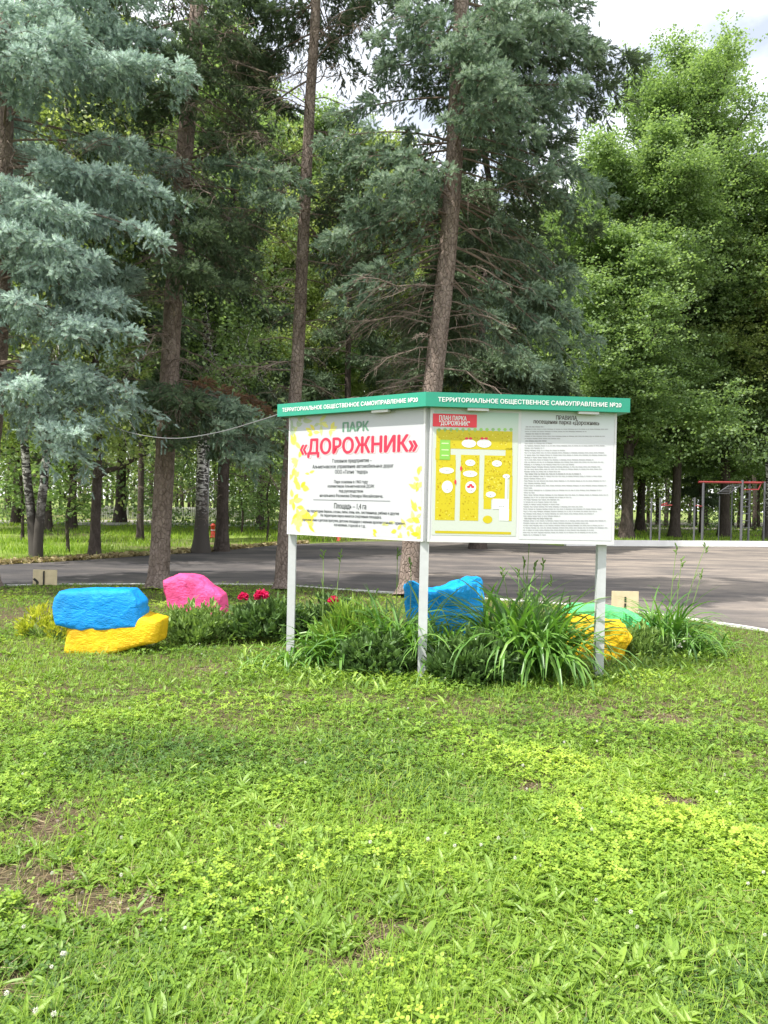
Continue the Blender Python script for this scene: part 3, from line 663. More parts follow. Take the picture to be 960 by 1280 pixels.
mr_, t, o = mat('rules_paper'); p_ = N(t, 'ShaderNodeBsdfPrincipled'); p_.inputs['Roughness'].default_value = .35
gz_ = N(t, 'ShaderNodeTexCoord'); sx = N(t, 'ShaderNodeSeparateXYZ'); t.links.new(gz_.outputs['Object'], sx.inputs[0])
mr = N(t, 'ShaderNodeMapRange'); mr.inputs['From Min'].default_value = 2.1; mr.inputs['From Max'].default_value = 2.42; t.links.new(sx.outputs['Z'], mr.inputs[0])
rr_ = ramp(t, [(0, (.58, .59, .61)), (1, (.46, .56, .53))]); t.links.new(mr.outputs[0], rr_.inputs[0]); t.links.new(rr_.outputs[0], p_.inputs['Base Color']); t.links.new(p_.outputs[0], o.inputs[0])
rules = a.build('rules_poster', mr_, sign)
a = Acc()
textmesh('ПРАВИЛА', pr, Q(695, 522)[0], Q(721, 522)[0], Q(708, 522.3)[1], .004, a, .02, .036)
textmesh('посещения парка «Дорожник»', pr, Q(667, 528)[0], Q(749, 528)[0], Q(708, 527.8)[1], .004, a, .018, .036)
a.build('rules_heading', simple('ink_dark', (.10, .09, .08), .5), rules)
a = Acc(); y = 533.6
ends = [680, 760, 733, 688, 756, 700, 683, 690, 756, 680, 707, 755, 758, 696, 742, 754, 718, 750, 752, 700, 729, 752, 682, 757, 682, 759, 665, 752, 668, 760, 714, 699, 696, 700, 728, 752, 746, 742, 700, 690, 757, 735, 754, 759, 742, 746, 682]
hd = {0, 3, 6, 20, 39}
for i, e in enumerate(ends):
    x0 = 656 - i * .055
    yy_ = y + i * 2.93
    if i in hd: dashes(x0 + 1, min(e, 726), yy_, .004, a, .55, 2, 7)
    else: dashes(x0, e, yy_ + 0, .004, a, .36, 1.5, 8)
a.build('rules_text', simple('ink_grey', (.32, .32, .33), .5), rules)

# ------------------------------------------------------------------ painted stones
def rockmat(name, col, v=.18):
    m, t, o = mat(name); n = noise(t, 4, 6, .65, objvec(t)); n2 = noise(t, 22, 6, .7, objvec(t, (1, 1, 2)))
    r = ramp(t, [(.3, tuple(c * (1 - v) for c in col)), (.7, tuple(min(1, c * (1 + v)) for c in col))]); t.links.new(n.outputs['Fac'], r.inputs[0])
    p = N(t, 'ShaderNodeBsdfPrincipled'); p.inputs['Roughness'].default_value = .55; p.inputs['Specular IOR Level'].default_value = .35
    t.links.new(r.outputs[0], p.inputs['Base Color'])
    n4 = noise(t, 13, 7, .75, objvec(t)); r4 = ramp(t, [(.67, (0, 0, 0)), (.70, (1, 1, 1))]); t.links.new(n4.outputs['Fac'], r4.inputs[0])
    g = N(t, 'ShaderNodeMix', data_type='RGBA'); g.inputs['B'].default_value = (.30, .27, .24, 1); t.links.new(r4.outputs[0], g.inputs['Factor']); t.links.new(r.outputs[0], g.inputs['A'])
    n5 = noise(t, 2.2, 7, .75, objvec(t)); r5 = ramp(t, [(.40, (.72, .68, .62)), (.56, (1, 1, 1))]); t.links.new(n5.outputs['Fac'], r5.inputs[0])
    g5 = N(t, 'ShaderNodeMix', data_type='RGBA', blend_type='MULTIPLY'); g5.inputs['Factor'].default_value = .8; t.links.new(g.outputs['Result'], g5.inputs['A']); t.links.new(r5.outputs[0], g5.inputs['B']); t.links.new(g5.outputs['Result'], p.inputs['Base Color'])
    b = N(t, 'ShaderNodeBump'); b.inputs['Strength'].default_value = .7; b.inputs['Distance'].default_value = .03
    ad = N(t, 'ShaderNodeMath', operation='ADD'); t.links.new(n2.outputs['Fac'], ad.inputs[0]); t.links.new(n.outputs['Fac'], ad.inputs[1])
    t.links.new(ad.outputs[0], b.inputs['Height']); t.links.new(b.outputs[0], p.inputs['Normal'])
    t.links.new(p.outputs[0], o.inputs[0]); return m
def rock(name, outline, Y, depth, material, label, seed, facet=.05, tiltx=0.0, skew=None, expo=.24):
    """outline in photo pixels measured at distance Y -> real outline in metres; given its own thickness and uneven faces"""
    pts = np.array([at(x, y, Y) for x, y in outline]); c = pts.mean(0)
    q = pts[:, [0, 2]] - c[[0, 2]]
    ang = np.arctan2(q[:, 1], q[:, 0]); rad = np.hypot(q[:, 0], q[:, 1]); o = np.argsort(ang); ang, rad = ang[o], rad[o]
    na, nb = 200, 110; th = np.linspace(-np.pi, np.pi, na, endpoint=False)
    # straight-edge interpolation of outline
    P = q[o]; P2 = np.roll(P, -1, 0); rr = np.zeros(na)
    for i, t_ in enumerate(th):
        d = np.array([math.cos(t_), math.sin(t_)]); best = 0
        for a_, b_ in zip(P, P2):
            e = b_ - a_; den = d[0] * e[1] - d[1] * e[0]
            if abs(den) < 1e-9: continue
            s_ = (a_[0] * e[1] - a_[1] * e[0]) / den; k_ = (a_[0] * d[1] - a_[1] * d[0]) / den
            if s_ > 0 and -1e-6 <= k_ <= 1 + 1e-6: best = max(best, s_)
        rr[i] = best
    ph = np.linspace(-np.pi / 2, np.pi / 2, nb); r_ = np.random.default_rng(seed)
    cp = np.abs(np.cos(ph)) ** expo; sp = np.sign(np.sin(ph)) * np.abs(np.sin(ph)) ** (expo * 1.4)
    X = cp[:, None] * (rr * np.cos(th))[None, :]; Z = cp[:, None] * (rr * np.sin(th))[None, :]; Yv = sp[:, None] * depth / 2 * np.ones(na)[None, :]
    if skew is not None: Yv = Yv + skew(X, Z)
    V = np.stack([X, Yv, Z], -1).reshape(-1, 3)
    # broad chisel facets
    nd = nrm(V / np.array([1, .6, 1]))
    cen = nrm(r_.normal(size=(26, 3))); dots = nd @ cen.T; near_ = dots.argmax(1)
    offs = (r_.random(26) - .5) * facet
    V = V * (1 + offs[near_] * 1.0)[:, None]
    nzv = (fbm(V[:, 0] * 5 + V[:, 1] * 3 + seed, V[:, 2] * 5 - V[:, 1] * 4, 4) - .5) * facet * .9
    rid = np.abs(fbm(V[:, 0] * 9 + V[:, 1] * 7 + seed * 3, V[:, 2] * 14 - V[:, 1] * 6, 4) - .5) * .010
    V = V + nd * (nzv - rid)[:, None]
    idx = np.arange(na * nb).reshape(nb, na); nx = np.roll(idx, -1, 1)
    f = np.stack([idx[:-1], nx[:-1], nx[1:], idx[1:]], -1).reshape(-1, 4)
    ob = Acc().add(V, f).build(name, material, smooth=True); ob.location = c
    return tag(ob, label, 'stone', 'painted stones')
PB = rockmat('paint_blue', (.0, .29, .80), .07); PY = rockmat('paint_yellow', (.80, .50, .005), .10); PP = rockmat('paint_pink', (.86, .09, .30), .07); PG = rockmat('paint_green', (.12, .62, .22), .1)
PB2 = rockmat('paint_azure', (.0, .34, .80), .06)
rock('painted_stone', [(90, 783), (86, 815), (130, 819), (175, 806), (204, 800), (206, 773), (170, 762), (110, 775)], 7.55, .42, PY, 'long low yellow painted stone lying under the blue one', 3, .035)
rock('painted_stone', [(73, 745), (79, 737), (120, 735.5), (168, 735.5), (183, 752), (182, 783), (150, 786), (108, 787), (76, 779), (71, 757)], 7.5, .34, PB, 'flat-topped blue painted stone resting on the yellow stone', 4, .03)
rock('painted_stone', [(208, 725), (226, 717), (252, 721), (263, 729), (273, 736), (281, 743), (284, 760), (280, 777), (250, 782), (222, 778), (212, 755)], 9.6, .4, PP, 'pink painted stone with a stepped top behind the leafy bush', 8, .06)
rock('painted_stone', [(507, 738), (508, 728), (515, 726), (532, 735), (551, 733), (566, 727), (600, 724), (603, 730), (602, 755), (598, 775), (584, 790), (560, 812), (532, 812), (516, 795), (508, 760)], 8.1, .5, PB2,
     'tall jagged blue painted stone behind the middle post', 12, .16, skew=lambda X, Z: np.where(X < .12, .30, 1.0) * np.abs(X - .12) - .08)
rock('painted_stone', [(700, 822), (704, 768), (716, 756), (745, 755), (780, 760), (800, 770), (818, 790), (826, 812), (815, 826), (760, 828)], 8.3, .45, PG, 'broad green painted stone with a rounded back behind the right post', 15, .08)
rock('painted_stone', [(708, 778), (715, 771), (745, 772), (776, 778), (784, 795), (779, 818), (762, 832), (725, 830), (708, 814)], 7.75, .34, PY, 'orange-yellow painted stone leaning against the green stone', 21, .14)

# ------------------------------------------------------------------ small cream boards on stakes by the kerb
M['ply'] = simple('ply_cream', (.62, .52, .33), .8, nscale=9, namt=.12)
M['black'] = simple('black_iron', (.02, .02, .02), .6)
def kerbboard(px0, px1, py0, py1, Yb, label, kind):
    a0 = at(px0, py1, Yb); a1 = at(px1, py0, Yb); c = (a0 + a1) / 2
    root = empty('kerb_board', (c[0], c[1], 0), label, 'board', 'small boards by the kerb')
    w = (a1[0] - a0[0]) / 2; z0, z1 = a0[2], a1[2]
    Acc().add(*box(-w, w, 0, .02, z0, z1)).build('board', M['ply'], root)
    if kind == 0:
        Acc().add(*box(-.022, -.002, -.022, -.003, -.05, z1 - .02)).build('stake', M['black'], root)
        pts = [(-w + .0, z0 + .10), (-w + .03, z0 + .115), (-w + .07, z0 + .085), (-w + .10, z0 + .05), (-w + .095, z0 + .01), (-w + .06, z0 + .0), (-w + .05, z0 + .05), (-w + .01, z0 + .08)]
        v = [(x, -.004, z) for x, z in pts] + [(x, -.001, z) for x, z in pts]; n = 8
        A = Acc().add(v, [(i, (i + 1) % n, n + (i + 1) % n, n + i) for i in range(n)])
        A.add([v[i] for i in range(n)] + [(-w + .07, -.004, z0 + .045)], [(i, (i + 1) % n, n) for i in range(n)]); A.build('black_smudge', M['black'], root)
    else:
        A = Acc().add(*box(-.012, .012, -.006, -.002, z0 + .14, z0 + .21)); A.add(*box(-.012, .012, -.006, -.002, z0 + .03, z0 + .12)); A.build('slot', M['black'], root)
        Acc().add(*box(-.02, .02, .022, .045, -.05, z1 - .05)).build('stake', M['black'], root)
Y0 = float(kerbY(gp(56, 731)[0])) - .12
kerbboard(41, 71, 712.5, 731, Y0, 'cream board with a black smudge on a dark stake at the kerb beyond the blue stone', 0)
kerbboard(764.5, 798.5, 739.5, 765, 10.4, 'cream board with a dark slot standing behind the green stone', 1)

# ------------------------------------------------------------------ conifers
sv, sf = [], []
for i in range(34):
    t_ = i / 33; an = i * 2.39996; nl = .30 * (1 - .10 * t_)
    b0 = np.array([0, 0, t_ * .82]); rad_ = np.array([math.cos(an), math.sin(an), 0]); tg = np.array([-math.sin(an), math.cos(an), 0])
    tip = b0 + rad_ * nl * (1.05 - .65 * t_ ** 2) + np.array([0, 0, nl * (.25 + .6 * t_ ** 2)])
    w = .058; b1 = b0 - np.array([0, 0, .05])
    sv += [b1 - tg * w, b1 + tg * w, tip]; sf.append((3 * i, 3 * i + 1, 3 * i + 2))
SH_V, SH_F = np.array(sv), np.array(sf)
LOW = [0, 4, 9, 14, 18, 23, 28, 33]
SHL_V = np.vstack([SH_V[3 * i:3 * i + 3] * np.array([1.1, 1.1, 1]) + (SH_V[3 * i:3 * i + 3] - SH_V[3 * i:3 * i + 3].mean(0)) * .9 for i in LOW]); SHL_F = np.arange(len(LOW) * 3).reshape(-1, 3)
def bough(P0, P1, W, r_, dens=1.0, hang=1.0, f0=.3, shoot=.115, bow=.07, droop=.5):
    """returns shoots (pos, dir, size, tint) and wood polylines"""
    P0 = np.asarray(P0, float); P1 = np.asarray(P1, float); D = P1 - P0; Lh = np.linalg.norm(D)
    h = np.array([D[0], D[1], 0]); h = h / max(np.linalg.norm(h), 1e-6); s = np.array([h[1], -h[0], 0]); up = np.array([0, 0, 1.0])
    wob = r_.normal(0, .04 * Lh)
    def ax(t): t = np.asarray(t)[..., None]; return P0 + D * t + up * (bow * Lh * 4 * t * (1 - t) + .05 * Lh * t ** 3) + s * wob * np.sin(t * 3)
    nb = max(6, int(Lh * (1 - f0) * 9 * dens ** .5)); t = f0 + (1 - f0) * r_.random(nb)
    tt = (t - f0) / (1 - f0); prof = np.sin(np.pi * np.clip(tt * .80 + .12, 0, 1)) ** .7
    sd_ = r_.choice([-1, 1], nb); l = W * prof * (.55 + .6 * r_.random(nb)) + .1
    al = np.radians(r_.uniform(25, 70, nb))
    d0 = h[None] * np.cos(al)[:, None] + s[None] * (sd_ * np.sin(al))[:, None] + up * (.10 + r_.normal(0, .10, nb))[:, None]
    base = ax(t); m = np.maximum(3, (l / .055 * dens ** .5).astype(int)); rep = np.repeat(np.arange(nb), m); k = len(rep)
    u = l[rep] * (.08 + .92 * r_.random(k) ** .8)
    dr = droop * (.6 + .8 * r_.random(nb))
    pos = base[rep] + d0[rep] * u[:, None] - up * (dr[rep] * u ** 2 / np.maximum(l[rep], .25))[:, None]
    tang = d0[rep] - up * (2 * dr[rep] * u / np.maximum(l[rep], .25))[:, None]
    lat = nrm(np.cross(tang, up)); dirs = nrm(tang) + lat * (r_.choice([-1, 1], k) * r_.uniform(.2, .8, k))[:, None] + up * r_.uniform(-.25, .35, k)[:, None]
    pos = pos + r_.normal(0, .022, (k, 3))
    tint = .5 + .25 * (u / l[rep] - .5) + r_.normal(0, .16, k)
    # hanging twigs
    nh = int(Lh * (1 - f0) * 11 * hang * dens ** .5)
    if nh:
        th = f0 + (1 - f0) * r_.random(nh) ** .9; lt = r_.normal(0, .38, nh) * W; ln = (.12 + .42 * r_.random(nh)) * min(1.2, .5 + W)
        mh = np.maximum(2, (ln / .055).astype(int)); rp_ = np.repeat(np.arange(nh), mh); kk = len(rp_); uu_ = ln[rp_] * r_.random(kk)
        ph = ax(th)[rp_] + s[None] * lt[rp_][:, None] - up * (uu_ + .6 * np.abs(lt[rp_]) * droop)[:, None] + r_.normal(0, .03, (kk, 3))
        dh = np.stack([r_.normal(0, .45, kk), r_.normal(0, .45, kk), -np.ones(kk) * .8], -1) + h[None] * .3
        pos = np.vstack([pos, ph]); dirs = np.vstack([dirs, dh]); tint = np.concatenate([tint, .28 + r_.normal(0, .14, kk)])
    nt_ = 10; tt_ = ax(np.linspace(.85, 1, nt_)); pos = np.vstack([pos, tt_]); dirs = np.vstack([dirs, nrm(D)[None] + r_.normal(0, .3, (nt_, 3))]); tint = np.concatenate([tint, np.full(nt_, .75)])
    # rounded cushions of short plump shoots along the upper side and the rim
    nc = max(5, int(Lh * (1 - f0) * W * 14 * dens ** .5)); tc_ = f0 + (1 - f0) * r_.random(nc) ** .85; la = r_.uniform(-1, 1, nc)
    pc = np.sin(np.pi * np.clip((tc_ - f0) / (1 - f0) * .80 + .12, 0, 1)) ** .7; lat_ = la * W * pc
    cc = ax(tc_) + s[None] * lat_[:, None] + h[None] * (np.abs(lat_) * .35)[:, None] - up * (droop * lat_ ** 2 / max(W, .3) + r_.uniform(-.05, .10, nc))[:, None]
    rc = r_.uniform(.11, .19, nc) * min(1.2, .6 + W * .8) * max(1.0, shoot / .115); mc = np.maximum(6, (34 * dens * (rc / .16) ** 2 * (.115 / shoot) ** 2).astype(int)); rp2 = np.repeat(np.arange(nc), mc); kc = len(rp2)
    gd = nrm(r_.normal(size=(kc, 3)) + np.array([0, 0, .55]) + h[None] * .45)
    pos = np.vstack([pos, cc[rp2] + gd * (rc[rp2] * r_.uniform(.55, 1.0, kc))[:, None] * np.array([1, 1, .7])])
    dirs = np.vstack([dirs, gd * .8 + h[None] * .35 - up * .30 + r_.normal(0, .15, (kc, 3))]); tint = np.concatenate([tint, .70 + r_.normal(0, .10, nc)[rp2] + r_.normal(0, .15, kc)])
    size = shoot * (.8 + .4 * r_.random(len(pos)))
    axis = ax(np.linspace(0, 1, 8))[None]
    sub_t = np.linspace(0, 1, 4)
    bl_ = base[:, None, :] + d0[:, None, :] * (l[:, None] * sub_t)[..., None] - up * (dr[:, None] * (l[:, None] * sub_t) ** 2 / np.maximum(l[:, None], .25))[..., None]
    return (pos, dirs, size, np.clip(tint, 0, 1)), axis, bl_
def deadbranch(P0, az, ln, r_, droop=.45, up0=.1):
    h = np.array([math.cos(az), math.sin(az), 0]); s = np.array([-h[1], h[0], 0]); up = np.array([0, 0, 1.0])
    t = np.linspace(0, 1, 8); wob = r_.normal(0, .1)
    main = P0 + h * (ln * t)[:, None] + up * (ln * (up0 * t - droop * t ** 2))[:, None] + s * (ln * wob * t ** 2)[:, None] + np.cumsum(r_.normal(0, .022 * ln, (8, 3)), 0)
    subs = []
    for i in range(int(8 + ln * 12)):
        a_ = r_.uniform(.15, 1); b_ = np.array([np.interp(a_, t, main[:, j]) for j in range(3)])
        l2 = ln * r_.uniform(.15, .45) * (1.15 - a_ * .6); sg = r_.choice([-1, 1]); d = h * r_.uniform(.4, 1) + s * sg * r_.uniform(.3, 1) + up * r_.uniform(-.6, .2)
        d = d / np.linalg.norm(d); tt = np.linspace(0, 1, 5)
        subs.append(b_ + d * (l2 * tt)[:, None] - up * (l2 * .3 * tt ** 2)[:, None] + np.cumsum(r_.normal(0, .012 * ln, (5, 3)), 0))
    return main, subs
def conifer(name, trunk_pts, r0, r1, boughs, label, cat='spruce tree', needle='teal_needles', bark='spruce_bark', dead=(), shoot=.100, seed=1, low=False, group=None, extra=None, sides=18, curve=None):
    r_ = np.random.default_rng(seed); tp = catmull(trunk_pts, 60); base = tp[0].copy()
    root = empty(name, base, label, cat, group)
    rad = np.linspace(r0, r1, 60); rad[:4] *= np.array([1.45, 1.22, 1.1, 1.03])
    v, f = tube(tp - base, rad, sides, jitter=.10, r_=r_)
    tr = Acc().add(v, f).build('trunk', M[bark], root, smooth=True)
    def attach(z):
        z = min(max(z, tp[0][2] + .1), tp[-1][2] - .02); i = np.searchsorted(tp[:, 2], z); i = min(max(i, 1), 59)
        w = (z - tp[i - 1][2]) / (tp[i][2] - tp[i - 1][2]); return tp[i - 1] * (1 - w) + tp[i] * w, rad[i]
    S = {}; AX = []; BL = []
    for b in boughs:
        tip = np.array(b['tip'], float); ap, ar = attach(tip[2] + b.get('rise', .8))
        sh, axis, bl_ = bough(ap, tip, b.get('W', .55), r_, b.get('dens', 1), b.get('hang', 1), b.get('f0', .3), b.get('shoot', shoot), b.get('bow', .07), b.get('droop', .5))
        S.setdefault(b.get('mat', needle), []).append(sh); AX.append((axis - base, np.linalg.norm(tip - ap))); BL.append(bl_ - base)
    wood = Acc()
    for ax_, ln in AX:
        rr = np.linspace(.008 + .005 * ln, .004, 8)[None]; wood.add(*tubes_batch(ax_, rr, 5))
    if BL:
        bl_ = np.concatenate(BL); wood.add(*tubes_batch(bl_, np.repeat(np.linspace(.006, .0025, 4)[None], len(bl_), 0), 3))
    if AX: wood.build('branches', M['twig'], root)
    tv, tf = (SHL_V, SHL_F) if low else (SH_V, SH_F)
    for mn, L_ in S.items():
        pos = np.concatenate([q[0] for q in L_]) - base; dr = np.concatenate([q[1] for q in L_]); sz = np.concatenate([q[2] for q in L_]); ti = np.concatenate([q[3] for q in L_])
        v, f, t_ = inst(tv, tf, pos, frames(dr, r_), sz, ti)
        cr_ = Acc().add(v, f, t_).build('crown' if mn != 'dead_needles' else 'withered_bough', M[mn], root)
        if mn == 'dead_needles': cr_['label'] = 'withered rust-brown needles'
    if len(dead):
        mains, subs, lens = [], [], []
        for z, az, ln in dead:
            ap, ar = attach(z); m_, s_ = deadbranch(ap, az, ln, r_, r_.uniform(.1, .55), r_.uniform(-.1, .3)); mains.append(m_ - base); subs += [q - base for q in s_]; lens.append(ln)
        A = Acc().add(*tubes_batch(np.array(mains), np.array(lens)[:, None] * .002 + np.linspace(.009, .002, 8)[None], 4))
        A.add(*tubes_batch(np.array(subs), np.repeat(np.linspace(.0036, .0015, 5)[None], len(subs), 0), 3))
        A.build('dead_branches', M['dead_twig'], root)
    return root
def tipsB(lst, Yt, mat_=None):
    out_ = []
    for e in lst:
        x, y, dY, rise, W = e[:5]; d = dict(tip=at(x, y, Yt + dY), rise=rise, W=W * .85)
        if len(e) > 5: d.update(e[5])
        out_.append(d)
    return out_
def randboughs(xy, z0, z1, n, R0, R1, r_, az0=0, az1=2 * math.pi, **kw):
    o = []
    for i in range(n):
        z = z0 + (z1 - z0) * (i + r_.random()) / n; fz = (z - z0) / (z1 - z0); az = r_.uniform(az0, az1); rr = (R0 * (1 - fz) + R1 * fz) * r_.uniform(.7, 1.1)
        tip = np.array([xy[0] + rr * math.cos(az), xy[1] + rr * math.sin(az), z - rr * r_.uniform(.15, .5)])
        d = dict(tip=tip, rise=z - tip[2], W=.28 * rr + .12); d.update(kw); o.append(d)
    return o
ra = np.random.default_rng(11)
# --- blue spruce at the left edge
YA = 12.4
tA = [gp(-52, 742)] + [at(x, y, YA) for x, y in [(-22, 640), (-9, 500), (-1, 380), (5, 150), (7, -60), (9, -350)]]
tA[0][1] = YA; tA[0][2] = -.02
bA = tipsB([(236, 108, -1.5, .7, .62), (205, 68, -.8, .5, .62), (165, 95, -1.6, .6, .6), (110, 62, -2.2, .4, .65), (62, 78, -2.6, .4, .5), (28, 55, -2.4, .4, .5), (120, 15, -.8, .4, .7), (190, 15, -1.0, .3, .65), (215, 130, -.4, .7, .45), (70, 20, -1.8, .3, .6), (50, 112, -2.2, .6, .3),
            (237, 275, -1.2, 1.2, .5), (222, 215, -.2, .9, .5), (185, 245, -1.5, .8, .55), (200, 315, -1.8, 1.2, .38), (175, 200, -.8, .6, .5), (130, 232, -1.5, .6, .42), (150, 300, -1.2, 1.0, .3),
            (100, 288, -2.2, .8, .45), (55, 268, -2.6, .6, .5), (15, 300, -2.6, .5, .4), (62, 322, -2.6, .7, .42), (30, 245, -2.2, .5, .4),
            (135, 345, -1.6, .9, .45), (172, 402, -1.4, 1.2, .48), (100, 350, -2.2, .8, .4), (128, 395, -1.9, 1.0, .42), (70, 355, -2.4, .8, .35),
            (175, 440, -2.0, 1.0, .38), (132, 432, -2.3, .8, .42), (92, 438, -2.4, .7, .36), (38, 395, -2.5, .6, .30), (10, 385, -2.3, .4, .3),
            (203, 540, -1.4, 1.2, .5), (168, 505, -1.9, .8, .5), (128, 550, -1.7, 1.0, .35), (85, 558, -2.0, .8, .38), (50, 498, -2.2, .4, .24), (16, 502, -2.3, .4, .24), (110, 595, -1.6, 1.2, .2), (70, 588, -2.0, 1.2, .2), (140, 515, -1.2, .8, .4)], YA)
bA += randboughs((tA[2][0], YA), 3.2, 10.5, 26, 3.2, 2.6, ra, math.pi * .6, math.pi * 1.45)
bA += randboughs((tA[2][0], YA), 4.5, 10.5, 5, 2.6, 2.2, ra, 0, math.pi * .5, mat='blue_needles')
bA += randboughs((tA[5][0], YA), 10.5, 13.5, 18, 2.6, 1.6, ra, dens=.4)
deadA = [(z, ra.uniform(-1.5, 1.2), ra.uniform(.6, 1.8)) for z in np.linspace(3, 9.5, 26)]
conifer('blue_spruce', tA, .21, .10, bA, 'silvery blue spruce at the left edge with pale drooping boughs', needle='blue_needles', dead=deadA, seed=21)
# --- dark spruce behind the pink stone
YB = gp(197, 736)[1]
tB = [gp(197, 737)] + [at(x, y, YB) for x, y in [(200, 690), (206, 580), (213, 450), (219, 330), (230, 200), (241, 80), (247, 0), (256, -300)]]
bB = tipsB([(376, 235, -.6, .7, .45, dict(mat='teal_needles')), (340, 225, -1.2, .6, .45, dict(mat='teal_needles')), (365, 268, -1.0, .8, .35, dict(mat='teal_needles')),
            (305, 330, -1.0, .8, .5), (280, 370, -1.4, .9, .5), (255, 300, -1.8, .6, .5), (310, 370, -.6, 1.0, .4), (245, 350, -2, .7, .5), (240, 260, -1.8, .5, .5), (290, 290, -1, .7, .5),
            (250, 515, -1.4, .5, .4), (215, 505, -1.8, .3, .4), (180, 500, -1.4, .4, .4), (260, 545, -.8, .6, .35), (230, 560, -1.2, .5, .3),
            (345, 545, -.8, .7, .45, dict(mat='teal_needles')), (320, 590, -1.0, .9, .4, dict(mat='teal_needles')), (290, 550, -1.2, .7, .35, dict(mat='teal_needles')), (352, 580, -.4, .9, .35, dict(mat='teal_needles')), (310, 520, -.8, .5, .4, dict(mat='teal_needles')),
            (330, 515, .2, .5, .35, dict(mat='dead_needles', dens=.8, hang=1.4)), (290, 505, -.3, .4, .35, dict(mat='dead_needles', dens=.8, hang=1.6)), (270, 530, .2, .5, .3, dict(mat='dead_needles', dens=.8)),
            (205, 75, -1.4, .6, .55), (220, 130, -1.6, .7, .5), (240, 40, -1.5, .5, .5), (310, 150, .3, 1.1, .45), (335, 120, .8, .9, .45), (300, 60, -.4, .6, .5), (340, 40, .4, .6, .5), (350, 90, .6, .8, .4), (270, 190, -.6, .8, .35),
            (320, 10, 0, .4, .5), (270, 110, -.8, .7, .4), (190, 160, -1, .8, .45), (365, 150, 1.2, 1.2, .4), (275, 10, -1, .3, .5)], YB)
bB += randboughs((tB[5][0], YB), 4.6, 11, 5, 2.6, 2.2, ra, math.pi * .1, math.pi * 1.0)
bB += randboughs((tB[-1][0], YB), 10.5, 14, 16, 2.3, 1.5, ra, dens=.4)
deadB = [(z, ra.uniform(-2.6, .9), ra.uniform(.5, 2.1)) for z in np.linspace(2.6, 9.6, 70)]
conifer('spruce_tree', tB, .175, .11, bB, 'dark green spruce with a rust-brown withered bough rising beside the pink stone', needle='green_needles', dead=deadB, seed=22, group='spruces on the lawn')
# --- slender bare-trunked spruce behind the left post
YC = gp(352, 737)[1]
tC = [gp(352, 738)] + [at(x, y, YC) for x, y in [(354, 700), (362, 580), (372, 450), (379, 300), (388, 120), (395, 0), (405, -300)]]
bC = tipsB([(335, 20, -.6, .5, .4), (350, 60, .5, .7, .4), (440, 20, .6, .5, .45), (460, 60, .9, .8, .4), (430, 110, 1.1, .9, .4), (455, 10, 0, .4, .4), (330, 90, .8, .8, .35), (415, 60, .9, .6, .4), (440, 80, -.2, .7, .3)], YC)
bC += randboughs((tC[-1][0], YC), 9.8, 14, 18, 2.1, 1.4, ra, dens=.5)
bC += randboughs((tC[4][0], YC), 5.5, 9.5, 6, 1.6, 1.9, ra, math.pi * .2, math.pi * .8, dens=.6)
deadC = [(z, ra.uniform(-3.1, 3.1), ra.uniform(.5, 1.7)) for z in np.linspace(2.8, 9.8, 60)]
conifer('spruce_tree', tC, .135, .07, bC, 'slender spruce with a long bare trunk and dead twigs behind the left post', needle='green_needles', dead=deadC, seed=23, group='spruces on the lawn')
# --- spruce behind the middle of the board
YD = gp(512, 744)[1]
tD = [gp(511, 745)] + [at(x, y, YD) for x, y in [(514, 700), (527, 580), (542, 470), (556, 350), (566, 230), (571, 120), (577, 0), (590, -300)]]
G2 = dict(mat='green_needles')
bD = tipsB([(402, 185, -.8, .5, .50), (420, 150, .0, .4, .5), (440, 205, -1.2, .5, .4), (412, 215, -.2, .6, .4), (425, 270, -.6, .6, .5), (470, 235, -1.4, .4, .45), (520, 215, -1.5, .3, .4), (500, 265, -1.2, .4, .4), (445, 285, -.4, .7, .4),
            (402, 320, -.5, .9, .42), (425, 300, .2, .7, .42), (420, 375, -.7, 1.1, .36), (450, 350, -.2, .9, .36), (440, 400, -.4, 1.3, .25),
            (462, 55, -1, .4, .5), (500, 20, -1.2, .3, .6), (480, -10, -.6, .3, .5), (475, 90, -.8, .5, .4),
            (655, 55, -1.6, .5, .6), (700, 45, -1.2, .4, .65), (742, 70, -.5, .6, .6), (722, 115, -1.5, .7, .5), (610, 95, -2.2, .5, .5), (650, 130, -2.1, .7, .45), (600, 140, -2.0, .4, .45), (590, 60, -2.1, .3, .55), (640, 15, -1.8, .3, .6), (690, 10, -1.0, .3, .6), (550, 30, -1.9, .3, .5), (735, 20, -.3, .4, .6), (680, 175, -1.5, .9, .4), (700, 150, -1.0, .8, .4),
            (795, 95, .8, .7, .5, G2), (780, 140, 1.2, .9, .5, G2), (745, 150, .8, .9, .5, G2), (760, 120, .2, .7, .5, G2),
            (762, 262, .5, 1.2, .5), (735, 235, -.4, 1.0, .45), (715, 265, -.6, 1.1, .4), (690, 225, -.8, .8, .4), (740, 300, .6, 1.3, .4, G2), (700, 200, .6, .8, .5, G2),
            (738, 385, .8, 1.5, .4), (715, 360, .4, 1.3, .4), (742, 440, .6, 1.6, .45), (700, 440, .2, 1.5, .4), (675, 480, .2, 1.7, .4), (725, 475, .9, 1.7, .4), (640, 450, .6, 1.3, .4), (690, 400, .8, 1.4, .4, G2), (650, 380, 1.0, 1.2, .45, G2)], YD)
bD += randboughs((tD[5][0], YD), 4.6, 10.5, 24, 2.5, 2.2, ra, -math.pi * .05, math.pi * 1.0, mat='green_needles', dens=.7)
bD += randboughs((tD[-1][0], YD), 10.4, 14, 22, 2.5, 1.5, ra, dens=.4)
deadD = [(z, ra.choice([ra.uniform(-1.1, .6), ra.uniform(2.4, 4.2)]), ra.uniform(.6, 2.1)) for z in np.linspace(2.5, 7.0, 60)]
